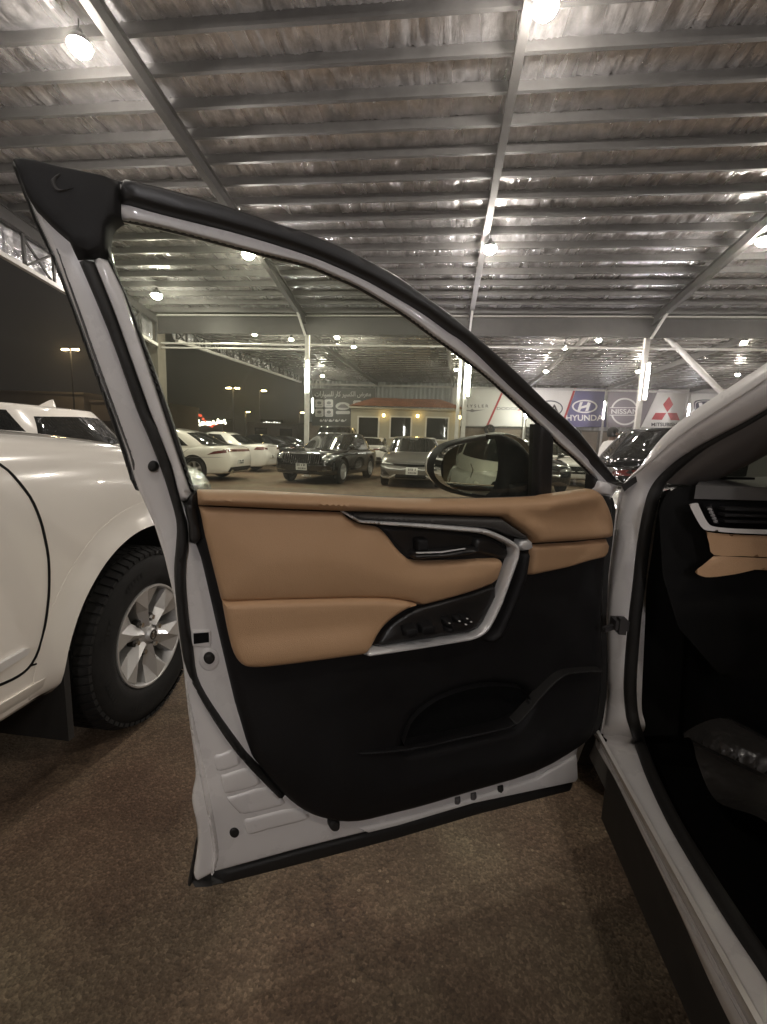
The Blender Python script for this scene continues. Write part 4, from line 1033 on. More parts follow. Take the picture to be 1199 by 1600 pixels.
for (x, y, t, q) in ((-8.9, 21.2, 'dark saloon third along the left row, its roof catching the lamps', M['darkblue']), (-9.2, 25.2, 'dark car at the far end of the left row, under the small white sign', M['black'])):
    ca, dc, ln, _ = make_car('parked_car', t, 'car', (x, y), math.pi, q, SEDAN, ROW_L); tail_lamps(dc, .86, .96, .5, .9)

# 4. black car with the tall chrome grille
bs = dict(SUV, L=4.75, W=1.93, H=1.56, belt=1.02, pw=3.2, tum=.27, xf=(1.2, .15), xr=(-2.3, -1.6), top=[(-2.4, .98), (-2.2, 1.02), (-1., 1.05), (.3, 1.04), (.9, 1.03), (1.4, 1.0), (1.9, .95), (2.2, .9), (2.4, .8)], clad=False, r=.37)
hd = math.radians(-90 - 9)
ca, dc, ln, _ = make_car('parked_car', 'glossy black car with an upright chrome bar grille and a white number plate', 'car', (-3.88 - math.cos(hd)*2.35, 12.55 - math.sin(hd)*2.35), hd, M['black'], bs, ROW_F)
gz0, gz1, gy = .6, .87, .56
dc('grille', cr([(-gy, gz1), (gy, gz1)], 2) + [(gy+.06, (gz0+gz1)/2), (gy-.08, gz0), (-gy+.08, gz0), (-gy-.06, (gz0+gz1)/2)], 'F', M['under'], .004)
for k in range(17):
    y = -gy + .02 + k * (2*gy - .04) / 16
    dc('grille_bar', [(y-.011, gz0+.01), (y+.011, gz0+.01), (y+.011, gz1-.01), (y-.011, gz1-.01)], 'F', M['chrome'], .02, .12)
for zz in (gz0-.012, gz1-.004): dc('grille_surround', [(-gy-.03, zz), (gy+.03, zz), (gy+.03, zz+.018), (-gy-.03, zz+.018)], 'F', M['chrome'], .016, .12)
for s in (1, -1):
    dc('headlamp', [(s*.62, .72), (s*.86, .76), (s*.9, .87), (s*.64, .86)], 'F', M['lampglass'], .008)
    dc('fog_lamp', ell(s*.72, .47, .08, .05, 14), 'F', M['lampdark'], .008)
    dc('chrome_strip', [(s*.5, .4), (s*.86, .43), (s*.86, .445), (s*.5, .415)], 'F', M['chrome'], .01)
plate(dc, 'F', 0, .51, .34, .19); dc('lower_grille', [(-.5, .34), (.5, .34), (.55, .4), (-.55, .4)], 'F', M['under'], .004)
# 5. grey car
gs = dict(SUV, L=4.55, W=1.88, H=1.52, belt=1.0, gc=.2, top=[(-2.4, .95), (-2.2, 1.0), (-1., 1.01), (.3, 1.0), (.9, .99), (1.4, .95), (1.9, .87), (2.15, .8), (2.4, .7)], xf=(1.1, .2), clad=True)
hd = math.radians(-90 + 1)
ca, dc, ln, _ = make_car('parked_car', 'grey crossover with a slim dark grille and silver bumper strips, left of the mirror', 'car', (-.78, 12.75 + 2.28), hd, M['grey'], gs, ROW_F)
dc('grille', [(-.83, .66), (0, .615), (.83, .66), (.86, .735), (.4, .7), (0, .69), (-.4, .7), (-.86, .735)], 'F', M['under'], .006)
for s in (1, -1):
    dc('headlamp', [(s*.5, .655), (s*.86, .68), (s*.9, .745), (s*.52, .70)], 'F', M['lampglass'], .012)
    dc('bumper_strip', [(s*.9, .31), (s*.62, .27), (s*.5, .33), (s*.42, .38), (s*.45, .4), (s*.55, .35), (s*.64, .31), (s*.88, .345)], 'F', M['silver'], .014)
    dc('side_intake', [(s*.6, .36), (s*.84, .38), (s*.86, .52), (s*.74, .52)], 'F', M['clad'], .006)
    dc('chrome_strip', [(s*.9, .62), (s*.62, .545), (s*.3, .535), (s*.12, .555), (s*.12, .57), (s*.3, .55), (s*.6, .565), (s*.88, .645)], 'F', M['silver'], .012)
    ln('hood_gap', [(s*.8, .755), (s*.45, .735), (0, .73)] if s > 0 else [(0, .73), (s*.45, .735), (s*.8, .755)], 'F', .008)
dc('lower_grille', [(-.42, .24), (.42, .24), (.46, .4), (-.46, .4)], 'F', M['plast'], .008)
plate(dc, 'F', 0.03, .5, .34, .2)
# 6. white crossover seen from behind
ca, dc, ln, _ = make_car('parked_car', 'small looking white crossover seen from behind, in front of the office door', 'car', (-3.7, 26.0), math.radians(90), M['white'], dict(SUV, H=1.58), ROW_F)
tail_lamps(dc, .86, 1.0, .3, .88, M['tail']); dc('rear_valance', [(-.85, .26), (.85, .26), (.7, .52), (-.7, .52)], 'B', M['plast'], .006); plate(dc, 'B', 0, .7)
# 7. tall dark car behind the black one
big = dict(SUV, L=5.0, W=2.0, H=1.98, belt=1.25, gc=.28, top=[(-2.5, 1.1), (-2.3, 1.18), (-1., 1.24), (.3, 1.24), (1.1, 1.22), (1.7, 1.17), (2.2, 1.08), (2.5, .95)], xf=(1.2, .5), xr=(-2.4, -2.15), r=.4, axf=1.5, axr=-1.4)
ca, dc, ln, _ = make_car('parked_car', 'tall dark off roader standing behind the black car with the chrome grille', 'car', (-4.95, 21.3), math.radians(-90), M['black'], big, ROW_F)
for s in (1, -1): dc('headlamp', [(s*.6, .92), (s*.9, .94), (s*.92, 1.05), (s*.62, 1.05)], 'F', M['lampglass'], .008)
dc('grille', [(-.5, .8), (.5, .8), (.5, 1.05), (-.5, 1.05)], 'F', M['under'], .006)
# 8. dark car right of the mirror
ca, dc, ln, _ = make_car('parked_car', 'dark saloon half hidden by the mirror and the black window bar', 'car', (2.75, 12.7 + 2.35), math.radians(-90 + 3), M['darkblue'], dict(gs, H=1.5), ROW_F)
for s in (1, -1): dc('headlamp', [(s*.5, .64), (s*.88, .68), (s*.92, .78), (s*.52, .71)], 'F', M['lampglass'], .01)
dc('grille', [(-.5, .48), (.5, .48), (.55, .7), (-.55, .7)], 'F', M['under'], .006)
for k in range(5): dc('grille_bar', [(-.5, .5+k*.04), (.5, .5+k*.04), (.5, .512+k*.04), (-.5, .512+k*.04)], 'F', M['chrome'], .014, .15)
plate(dc, 'F', 0, .42)
ca, dc, ln, _ = make_car('parked_car', 'white car behind the window bar, between the dark saloon and the person in white', 'car', (4.75, 18.3), math.radians(-90), M['white'], gs, ROW_F)
for s in (1, -1): dc('headlamp', [(s*.5, .64), (s*.88, .68), (s*.92, .78), (s*.52, .71)], 'F', M['lampdark'], .01)
dc('grille', [(-.5, .45), (.5, .45), (.55, .7), (-.55, .7)], 'F', M['under'], .006)
# 9. black cars on the right, tails towards the lane (they face +X)
ROW_R = 'black cars parked side on along the right'
bk = dict(SUV, H=1.72, belt=1.1)
for x, y, t, s in ((5.3, 8.75, 'glossy black car beside the person in white, left of the windscreen pillar', bk), (5.75, 4.95, 'black car seen through the windscreen of the car with the open door', dict(SUV, H=1.5, belt=1.0, top=[(a, b - .08) for a, b in SUV['top']]))):
    ca, dc, ln, _ = make_car('parked_car', t, 'car', (x, y), 0, M['black'], s, ROW_R); tail_lamps(dc, .85, .97, .5, .9); plate(dc, 'B', 0, .7)
# ------------------------------------------------------------------ the large white car on the left (it faces +Y, its right side towards us)
NS = dict(L=4.95, W=1.92, H=1.92, gc=.36, belt=1.25, top=[(-2.4, 1.15), (-2.2, 1.2), (-1., 1.24), (.2, 1.25), (.6, 1.265), (1.2, 1.26), (1.7, 1.22), (2.15, 1.13), (2.35, 1.02), (2.5, .86)],
          xf=(.75, .05), xr=(-2.3, -2.0), axf=1.55, axr=-1.24, r=.389, rimf=.585, tw=.265, archf=1.215, inset=-.008, spokes=6, sph=.62, quarter=.5, cp=.8, cp2=.65,
          planf=[(0, .72), (.03, .79), (.08, .85), (.2, .94), (.45, .982), (.9, .998), (1.4, 1.)])
NX, NY = -1.222 - .96, 1.758 - 1.55
nc, dc, ln, nhit = make_car('parked_car', 'large white off roader right beside the open door, its front wheel showing six broad spokes', 'car', (NX, NY), math.pi / 2, M['pearl'], NS, None, True)
def nl(x, y, X=-1.235):
    p = at_x(x, y, X); return (p[1] - NY, p[2])
gap = [nl(*q) for q in cr([(-40, 690), (0, 715), (27, 744), (51, 787), (64, 835), (70.5, 880), (71, 932), (65, 990), (50, 1037), (20, 1062), (-40, 1085)], 4)]
ln('door_gap', gap, 'R', .009, M['under'], .0016)
ln('sill_gap', [nl(*q) for q in cr([(49, 1040), (80, 1030), (112, 1015)], 4)], 'R', .006, M['under'], .0016)
# wheel arch flare
Ra = .389 * 1.215; cxa, cza = 1.55, .389 + .02
ar = [(cxa + Ra * 1.003 * math.cos(t), cza + Ra * 1.003 * math.sin(t)) for t in np.linspace(-.12, math.pi + .05, 44)]
arO = [(cxa + (Ra + .1) * math.cos(t), cza + (Ra + .1) * math.sin(t)) for t in np.linspace(math.pi + .05, -.12, 44)]
V, T, lp, D = fill(ar + arO, .025)
P = []
for (a, b), d in zip(V, D):
    rad = math.hypot(a - cxa, b - cza); q = (rad - Ra) / .1; h = nhit((a, -3, b), (0, 1, 0))
    y = h[0].y if h else -NS['W'] / 2
    P.append((a, y - .026 * (1 - q) ** 2 * (1 if q > .02 else .9) - .0015, b))
fl = sheet  # (the flare follows the body, so it is triangulated by hand)
bmf = bmesh.new(); vs = [bmf.verts.new(p) for p in P]
for t in T: bmf.faces.new([vs[i] for i in t])
ring = [e for e in bmf.edges if e.is_boundary]
ex = bmesh.ops.extrude_edge_only(bmf, edges=ring); 
for w in [k for k in ex['geom'] if isinstance(k, bmesh.types.BMVert)]: w.co.y += .05
from_bm('wheel_arch_flare', bmf, M['pearl'], nc, 50)
dc('chrome_strip', [nl(*q) for q in ((-60, 1068), (0, 1032), (34, 1013), (41, 1013), (37, 1022), (0, 1045), (-60, 1084))], 'R', M['silver'], .012, .04)
g = Geo(); g.box((1.55 - .47, -.955, .2), (1.55 - .445, -.66, .56)); g.out('mud_flap', M['seal'], nc)
for s in (1, -1):
    dc('headlamp', [(s*.5, .9), (s*.84, .93), (s*.88, 1.06), (s*.5, 1.03)], 'F', M['lampglass'], .008)
dc('headlamp', [(2.0, .93), (2.38, .9), (2.4, .99), (2.16, 1.08), (1.86, 1.125)], 'R', M['lampglass'], .008, .03)
dc('grille', [(-.45, .7), (.45, .7), (.48, 1.02), (-.48, 1.02)], 'F', M['under'], .006)
for k in range(4): dc('grille_bar', [(-.45, .74 + k*.07), (.45, .74 + k*.07), (.45, .77 + k*.07), (-.45, .77 + k*.07)], 'F', M['chrome'], .02, .1)
g = Geo(); g.tube([(1.55, -.7, .389), (1.55, .7, .389)], .05, 8); g.out('axle', M['under'], nc, 40)

# ------------------------------------------------------------------ the car with the open door
OX, OYC = 1.42, .48
OW = dict(L=4.6, W=1.84, H=1.69, gc=.335, belt=1.08, top=[(-2.4, .98), (-2.2, 1.02), (-1., 1.06), (.3, 1.06), (.8, 1.1), (1.2, 1.13), (1.6, 1.1), (2.0, 1.01), (2.2, .92), (2.4, .78)],
          xf=(-.66, -.68), xr=(-2.25, -1.8), axf=1.38, axr=-1.31, r=.36, xb=-.72, own=True, quarter=.36, cp=.75, cp2=.6, clad=False,
          cavity=((-.60, .815), (-.84, 1.1), (.355, 1.6)))
car, dc, ln, ohit = make_car('car', 'white car on the right with its front door swung open, tan and black inside', 'car', (OX, OYC), math.pi / 2, M['white'], OW)
CM = np.array(Matrix.Translation((OX, OYC, 0)) @ Matrix.Rotation(math.pi / 2, 4, 'Z'))
tail_lamps(dc, .76, .9, .5, .88)
for s in (1, -1): dc('headlamp', [(s*.5, .74), (s*.84, .77), (s*.88, .86), (s*.5, .82)], 'F', M['lampglass'], .008)
dc('grille', [(-.45, .5), (.45, .5), (.5, .72), (-.5, .72)], 'F', M['under'], .006)
# jamb: A pillar, hinge pillar and sill in one painted band
outer = [at_x(1600, 320, .73), at_x(1330, 484, .66), at_x(1199, 583, .6), at_x(1069, 670, .55), at_x(1010, 722, .52), at_x(972, 757, .50), at_y(960, 800, 1.30), at_y(954, 846, 1.30), at_y(947, 900, 1.30), at_y(944, 967, 1.30), at_y(946, 1049, 1.30), at_y(945, 1092, 1.30), at_y(937, 1137, 1.295),
         at_z(931, 1158, .40), at_z(939, 1180, .40), at_z(960, 1219, .40), at_z(1000, 1301, .40), at_z(1074, 1450, .40), at_z(1153, 1600, .40), at_z(1250, 1790, .40), at_z(1420, 2100, .40)]
inner = [at_x(1600, 392, .77), at_x(1330, 548, .70), at_x(1199, 640, .645), at_x(1093, 697, .60), at_x(1050, 727, .575), at_x(1025, 756, .56), at_y(1013, 790, 1.23), at_y(1002, 846, 1.23), at_y(994, 913, 1.23), at_y(988, 970, 1.23), at_y(982, 1060, 1.23), at_y(983, 1105, 1.23), at_y(988, 1137, 1.22),
         at_z(994, 1160, .425), at_z(1000, 1178, .43), at_z(1018, 1225, .43), at_z(1057, 1305, .43), at_z(1137, 1438, .43), at_z(1199, 1530, .43), at_z(1300, 1690, .43), at_z(1480, 1960, .43)]
outer = [np.array(p) for p in cr(outer, 6)]; inner = [np.array(p) for p in cr(inner, 6)]
v = []; f = []
for o_, i_ in zip(outer, inner):
    toC = EYE - (o_ + i_) / 2; toC /= np.linalg.norm(toC); a = i_ - o_; w = np.linalg.norm(a); nn = toC - a * (toC @ a) / (w * w); nn /= np.linalg.norm(nn)
    sec = [(0, -.03), (0, -.01), (.03, -.002), (.1, .003), (.13, -.001), (.17, -.001), (.2, .006), (.45, .013), (.75, .012), (.92, .006), (1., -.004), (1.03, -.05)]
    v += [o_ + a * t + nn * h for t, h in sec]
k = 12
for i in range(len(outer) - 1):
    for j in range(k - 1): f.append((i*k+j, i*k+j+1, (i+1)*k+j+1, (i+1)*k+j))
mesh('door_jamb', v, f, M['jamb'], car, 60, CM)
inn = [i_ + (i_ - o_) / np.linalg.norm(i_ - o_) * .012 - np.array([0, -.01, 0]) for o_, i_ in zip(outer, inner)]
Geo().tube(inn, .016, 8).out('opening_seal', M['seal'], car, 60, CM)
# mirror twin of the A pillar on the far side, windscreen, roof front
far_out = [np.array([2 * OX - p[0], p[1], p[2]]) for p in outer[:36]]; far_in = [np.array([2 * OX - p[0], p[1], p[2]]) for p in inner[:36]]
v = []; f = []
for o_, i_ in zip(far_out, far_in): v += [o_, i_, i_ + (0, -.03, -.03), o_ + (.0, -.03, -.03)]
for i in range(len(far_out) - 1):
    for j in range(4): f.append((i*4+j, i*4+(j+1) % 4, (i+1)*4+(j+1) % 4, (i+1)*4+j))
mesh('pillar', v, f, M['white'], car, 60, CM)
# inner trim of the near pillar
tr = [at_x(1330, 590, .72), at_x(1199, 678, .66), at_x(1110, 733, .62), at_x(1070, 757, .60)]; tr2 = [at_x(1330, 612, .75), at_x(1199, 702, .69), at_x(1120, 745, .65), at_x(1088, 760, .63)]
tr0 = [at_x(1330, 556, .69), at_x(1199, 648, .64), at_x(1100, 704, .6), at_x(1040, 755, .575)]
tr, tr2, tr0 = [np.array(cr(q, 6)) for q in (tr, tr2, tr0)]
v = []; f = []
for a, b, c in zip(tr0, tr, tr2): v += [a, a * .5 + b * .5 + (-.004, -.012, .0), b + (0, -.004, 0), c, c + (.05, .05, 0)]
for i in range(len(tr) - 1):
    for j in range(4): f.append((i*5+j, i*5+j+1, (i+1)*5+j+1, (i+1)*5+j))
mesh('pillar_trim', v, f, M['headl'], car, 60, CM)
A0, A1 = np.array([.56, 1.34, 1.09]), np.array([.78, .62, 1.60]); B0, B1 = A0 * (-1, 1, 1) + (2*OX, 0, 0), A1 * (-1, 1, 1) + (2*OX, 0, 0)
v = []; f = []; n = 12
for i in range(n + 1):
    for j in range(n + 1):
        a = A0 + (A1 - A0) * j / n; b = B0 + (B1 - B0) * j / n; q = a + (b - a) * i / n; bow = math.sin(math.pi * i / n)
        v.append(q + (0, .16 * bow, .03 * bow))
for i in range(n):
    for j in range(n): f.append((i*(n+1)+j, i*(n+1)+j+1, (i+1)*(n+1)+j+1, (i+1)*(n+1)+j))
mesh('windscreen', v, f, M['pane'], car, 180, CM)
g = Geo(); g.box((.78, -.25, 1.635), (2.06, .6, 1.69)); g.box((.7, -.25, 1.58), (.779, .5, 1.67)); g.box((2.061, -.25, 1.58), (2.14, .5, 1.67)); g.out('roof_front', M['white'], car, None, CM)
g = Geo(); g.box((.535, -.16, .2), (.62, 1.24, .372)); g.box((.6, -1.5, .18), (2.2, 2.2, .33)); g.out('sill_cladding', M['clad'], car, None, CM)
sheet('kick_trim', [(1003, 800), (1018, 772), (1048, 764), (1075, 900), (1060, 1150), (992, 1150), (988, 1060), (996, 920)], lambda x, y, n=0.: at_y(x, y, 1.27 - n), M['under'], car, step=20, org=CM)
sheet('gap_mask', [(936, 772), (958, 778), (963, 795), (958, 842), (951, 900), (948, 967), (950, 1049), (948, 1092), (940, 1130), (932, 1146), (922, 1150), (934, 1100), (940, 1000), (943, 880), (950, 820)], lambda x, y, n=0.: at_y(x, y, 1.288 - n), M['seal'], car, step=20, org=CM)  # added dark sheet that hides the bright gap between door and jamb
# bits on the jamb
g = Geo(); a = at_y(944, 984, 1.19); b = at_y(966, 976, 1.21)
g.beam(a, b, .012, .012); c = at_y(970, 975, 1.205); g.box(tuple(c + (-.02, -.02, -.012)), tuple(c + (.014, .02, .014))); g.box(tuple(c + (-.012, -.026, -.02)), tuple(c + (.006, .0, .022))); g.out('check_strap', M['steeld'], car, None, CM)
def Dy(Yp): return lambda x, y, n=0.: at_y(x, y, Yp - n)
sheet('corner_cover', [(971, 758), (1003, 738), (1008, 744), (981, 764), (976, 768)], Dy(1.24), M['gloss'], car, back=.02, step=6, org=CM)
# dashboard
sheet('dash_body', cr([(1030, 800), (1046, 768), (1090, 758)], 4) + [(1500, 768), (1500, 1060), (1130, 1060), (1060, 980), (1036, 900)], Dy(1.14), M['under'], car, thick=.02, r=.03, back=.1, step=14, org=CM)
a, b, c, d = at_y(1088, 759, 1.10), at_y(1500, 768, 1.10), at_y(1500, 736, 1.42), at_y(1112, 744, 1.42)
dv_ = Geo(); n = 10; vv = []; 
for i in range(n + 1):
    for j in range(n + 1):
        p = (a + (b - a) * i / n) * (1 - j / n) + (d + (c - d) * i / n) * (j / n); vv.append(p + (0, 0, .012 * math.sin(math.pi * j / n)))
mesh('dash_top', vv + [p - np.array([0, 0, .03]) for p in vv[::n + 1]], [(i*(n+1)+j, (i+1)*(n+1)+j, (i+1)*(n+1)+j+1, i*(n+1)+j+1) for i in range(n) for j in range(n)] + [((n+1)**2+i, (n+1)**2+i+1, (i+1)*(n+1), i*(n+1)) for i in range(n)], M['dash'], car, 50, CM)
q0, q1 = at_y(1105, 755, 1.2), at_y(1172, 757, 1.2); Geo().beam(q0 + (0, 0, .012), q1 + (0, 0, .012), .03, .012).out('demister_slot', M['under'], car, None, CM)
Dd = Dy(1.075)
sheet('dash_trim', cr([(1077, 788), (1090, 786), (1094, 793), (1106, 816), (1118, 823), (1150, 826)], 4) + [(1500, 838), (1500, 846)] + cr([(1150, 833), (1115, 830), (1099, 826), (1087, 808)], 4), Dd, M['silver'], car, thick=.012, r=.005, back=.03, step=6, org=CM)
sheet('air_vent', [(1098, 786), (1500, 796), (1500, 836), (1150, 824), (1118, 821), (1107, 814)], Dy(1.11), M['under'], car, back=.02, step=12, org=CM)
for k in range(3):
    y = 794 + k * 9.5; g = Geo(); p, q = at_y(1128, y, 1.085), at_y(1500, y + 10, 1.085); g.beam(p, q, .025, .006); g.out('vent_slat', M['plast'], car, None, CM)
sheet('vent_dial', [(1104, 792), (1112, 790), (1124, 818), (1116, 818)], Dy(1.08), M['gloss'], car, back=.02, step=5, org=CM)
for k in range(5): p = at_y(1109.5 + k * 2.2, 796 + k * 4.6, 1.072); Geo().lathe([(0, -.004), (.0035, -.003), (.0035, .002)], 8, p, 'y').out('dial_mark', M['vgr'], car, 60, CM)
sheet('dash_pad', cr([(1103, 830), (1118, 833), (1160, 836)], 3) + [(1500, 848), (1500, 884)] + cr([(1160, 869), (1116, 867), (1109, 850)], 3), Dd, M['tan'], car, thick=.006, r=.004, back=.05, step=9, org=CM)
sheet('dash_pad', cr([(1116, 868.5), (1160, 870.5)], 3) + [(1500, 886), (1500, 905)] + cr([(1180, 890), (1150, 897), (1110, 902), (1094, 899), (1087, 893), (1100, 882)], 3), Dd, M['tan'], car, thick=.006, r=.004, back=.05, step=9, org=CM)
g = Geo()
for k in range(4): p = at_y(1046 + k * 5, 782 + k * 2.4, 1.13); g.beam(p + (0, 0, .012), p + (.002, 0, -.012), .006, .012, up=(0, 1, 0))
g.out('vent_fin', M['seal'], car, None, CM)
tor = Geo(); cc = np.array([.98, .78, 1.02]); ax1 = np.array([1, 0, 0]); ax2 = np.array([0, .38, .92])
tor.tube([cc + .185 * (math.cos(t) * ax1 + math.sin(t) * ax2) for t in np.linspace(0, 2 * math.pi, 33)], .015, 8, False); tor.beam(cc + ax1 * -.18, cc + ax1 * .18, .05, .03); tor.beam(cc, cc + np.array([0, .3, -.12]), .05, .05)
tor.out('steering_wheel', M['plast'], car, 50, CM)
def box_soft(name, lo, hi, m, r=.05):
    bm = bmesh.new(); bmesh.ops.create_cube(bm, size=1)
    for w in bm.verts: w.co = Vector([(lo[i] + hi[i]) / 2 + w.co[i] * (hi[i] - lo[i]) for i in range(3)])
    bmesh.ops.bevel(bm, geom=bm.edges[:], offset=r, segments=4, affect='EDGES', profile=.6)
    return from_bm(name, bm, m, car, 60, CM)
box_soft('seat', (.72, -.1, .45), (1.22, .36, .72), M['tan']); box_soft('seat_back', (.74, -.2, .66), (1.2, -.02, 1.3), M['tan'])
box_soft('seat', (1.62, -.1, .45), (2.12, .4, .72), M['tan']); box_soft('seat_back', (1.64, -.2, .66), (2.1, -.02, 1.3), M['tan'])
rg = np.random.default_rng(4)
rw = rg.normal(0, 1, (9, 9))
def crump(x, y, n=0.):
    p = at_z(x, y, .44); u = (p[0] - .58) * 18; w = (p[1] - .6) * 14
    z = .05 * math.sin(u * .7 + math.sin(w * .8) * 1.2) + .02 * math.sin(w * 1.3 + u * .9)
    return np.array([p[0], p[1], .455 + abs(z)])
sheet('floor_cover', [(1064, 1150), (1085, 1118), (1199, 1095), (1420, 1130), (1420, 1560), (1199, 1352), (1120, 1268), (1083, 1212)], crump, M['plastic_wrap'], car, step=7, org=CM)

# ------------------------------------------------------------------ the door itself
DB = np.array([.477, 1.29, 0.]); DV = np.array([-.895, -.447, 0.]); DN = np.array([.447, -.895, 0.]); TBELT, TILT = 1.13, .07
door = bpy.data.objects.new('door', None); COL.objects.link(door); door.parent = car; door.empty_display_size = .1
def WD(s, t, n): return DB + s * DV + np.array([0, 0, t]) + DN * (n + TILT * max(0., t - TBELT))
def dp(x, y, n=0.):
    r = ray(x, y); t = (n - (EYE - DB) @ DN) / (r @ DN); P = EYE + r * t
    if P[2] > TBELT:
        t = (n - TILT * TBELT + TILT * EYE[2] - (EYE - DB) @ DN) / (r @ DN - TILT * r[2]); P = EYE + r * t
    return ((P - DB) @ DV, P[2])
def D(pts, n=0.): return [dp(x, y, n) for x, y in pts]
def pad(name, pts, m, n, thick=0., r=0., back=.01, step=.02, holes=(), bulge=None, smooth=50, proj=None):
    pr = n + thick if proj is None else proj
    return sheet(name, D(pts, pr), WD, m, door, n, thick, r, back, step, [D(h, pr) for h in holes], bulge, smooth, CM)
def stroke(pts, w): 
    pts = [np.array(p, float) for p in pts]; l = []; r_ = []
    ws = w if isinstance(w, list) else [w] * len(pts)
    for i, p in enumerate(pts):
        a = pts[i] - pts[i-1] if i else pts[1] - pts[0]; b = pts[i+1] - pts[i] if i < len(pts) - 1 else a
        a = a / np.linalg.norm(a); b = b / np.linalg.norm(b); na, nb = np.array([-a[1], a[0]]), np.array([-b[1], b[0]]); m_ = na + nb; m_ /= np.linalg.norm(m_); m_ /= max(.5, m_ @ na)
        l.append(p + m_ * ws[i] / 2); r_.append(p - m_ * ws[i] / 2)
    return [tuple(p) for p in l + r_[::-1]]
M['podtop'] = mat('grained dark grey plastic', (.04, .037, .035), .55, bump=.3, bscale=480, bdist_=.0006)
# painted pressing with the window opening
headO = cr([(975, 757), (950, 735), (900, 672), (850, 626), (800, 577), (755, 537), (702, 492), (660, 462), (620, 433), (572, 407), (530, 386), (480, 366), (430, 349), (380, 332), (340, 319), (290, 305), (240, 292), (180, 279), (144, 271), (100, 262), (60, 252), (24, 247)], 3)
whiteT = cr([(952, 753), (900, 697), (850, 650), (800, 606), (750, 557), (720, 531), (700, 518), (660, 489), (620, 465), (580, 442), (530, 418), (480, 398), (405, 374), (340, 356), (255, 335), (189, 316)], 3)
whiteB = cr([(190, 340), (255, 354), (330, 373), (405, 393), (480, 412), (520, 428), (560, 446), (600, 469), (640, 494), (680, 524), (720, 553), (775, 597), (847, 664), (875, 692), (900, 714), (929, 742)], 3)
left = [(24, 256), (43, 306), (59, 345), (84, 398), (115, 478), (174, 638), (198, 708), (210, 750), (217, 768), (231, 800), (241, 822), (257, 873), (272, 937), (280, 1000), (286, 1040), (291, 1090), (297, 1140)]
botL = cr([(297, 1140), (304, 1190), (306, 1220), (301, 1246), (301, 1262), (307, 1290), (310, 1314), (307, 1345), (303, 1372), (309, 1381)], 3)
bot = [(336, 1366), (470, 1329), (620, 1291), (739, 1256), (902, 1222)]
right = [(905, 1172), (928, 1152), (939, 1120), (944, 1060), (944, 950), (948, 880), (955, 815), (955, 785), (966, 768)]
hole = [(189, 341)] + whiteB[1:] + [(932, 770), (864, 779), (760, 786), (640, 786), (520, 780), (400, 774), (306, 771), (300, 768)] + cr([(264, 640), (201, 467), (184, 430), (173, 395), (169.5, 368), (175, 350), (189, 341)], 3)[:-1]
pad('door_shell', left + botL[1:] + bot + right + headO, M['jamb'], -.012, .012, .012, .008, .025, [hole], smooth=35)
# outer skin of the door, bowed, with its own edge
sk = [(s, t) for s, t in D([(292, 1092), (306, 1215), (309, 1330), (318, 1384), (900, 1230), (930, 1152), (944, 960), (950, 800), (300, 775), (262, 880), (280, 1000)], -.05)]
sheet('outer_skin', sk, lambda s, t, n: WD(s, t, n - .02), M['white'], door, -.055, -.05, .12, -.0, .06, org=CM)
pad('edge_rubber', [(18, 245), (24, 256), (43, 306), (59, 345), (84, 398), (115, 478), (174, 638), (198, 708), (210, 750), (216, 768), (211, 766), (203, 750), (190, 708), (166, 638), (109, 478), (78, 398), (52, 345), (37, 306), (17, 256)], M['seal'], -.02, .01, .004, .02, .03)
pad('sill_rubber', [(298, 1388), (305, 1397), (330, 1391), (470, 1355), (620, 1315), (750, 1276), (902, 1237), (903, 1222), (739, 1256), (620, 1291), (470, 1329), (336, 1366), (331, 1380), (309, 1382), (303, 1374)], M['seal'], -.03, .02, .012, .02, .03)
pad('edge_rubber', cr([(309, 1318), (306, 1350), (303, 1374), (299, 1388), (294, 1386), (301, 1350), (307, 1318)], 2), M['seal'], -.03, .008, .004, .01, .02)
# header weatherstrip (black band) and corner cover
pad('header_seal', [(976, 762)] + headO[1:-12] + [(189, 279)] + [(189, 316)] + whiteT[::-1], M['gloss'], .0, .026, .009, .02, .014, proj=.008)
pad('corner_trim', [(18, 245), (60, 252), (100, 262), (144, 271), (186, 280), (189, 300), (189, 316), (190.5, 340), (184, 343), (177, 349), (171, 359), (169.5, 375), (169, 403), (145, 403), (121, 404), (108, 376), (84, 355), (56, 327), (43, 306), (24, 256)], M['plast'], .0, .022, .008, .02, .016, proj=.008)
pad('corner_crease', cr([(118, 292), (98, 300), (86, 296), (80, 282), (84, 276), (92, 270), (96, 272), (88, 282), (90, 292), (100, 295)], 3, True), M['podtop'], .021, .004, .003, .004, .01, proj=.024)
# window frame: raised painted rail, rear run
pad('window_frame', whiteT[::-1][:-2] + [(944, 766), (929, 743)] + whiteB[::-1][1:], M['jamb'], .0, .009, .003, .012, .012, proj=.006)
pad('frame_foot', [(942, 752), (957, 755), (960, 775), (940, 772), (936, 766)], M['jamb'], .02, .012, .006, .02, .01)
pad('frame_corner', [(929, 742), (941, 753), (935, 766), (940, 773), (958, 776), (958, 815), (952, 800), (940, 776), (927, 768)], M['gloss'], .004, .01, .005, .02, .01)
pad('rear_rail', [(145, 403), (168, 403), (194, 456), (255, 640), (299, 771), (292, 785), (283, 785), (268, 727), (233.5, 640), (181, 493)], M['jamb'], .0, .018, .004, .02, .012, proj=.01)
pad('glass_run', cr([(190, 340), (178, 347), (170.5, 360), (170, 386), (184, 430), (201, 467), (264, 640), (304, 768)], 3) + [(299, 771), (255, 640), (194, 456), (168, 403)] + cr([(167, 386), (167, 360), (175, 344), (189, 337)], 3), M['seal'], -.004, .012, .002, .012, .012)
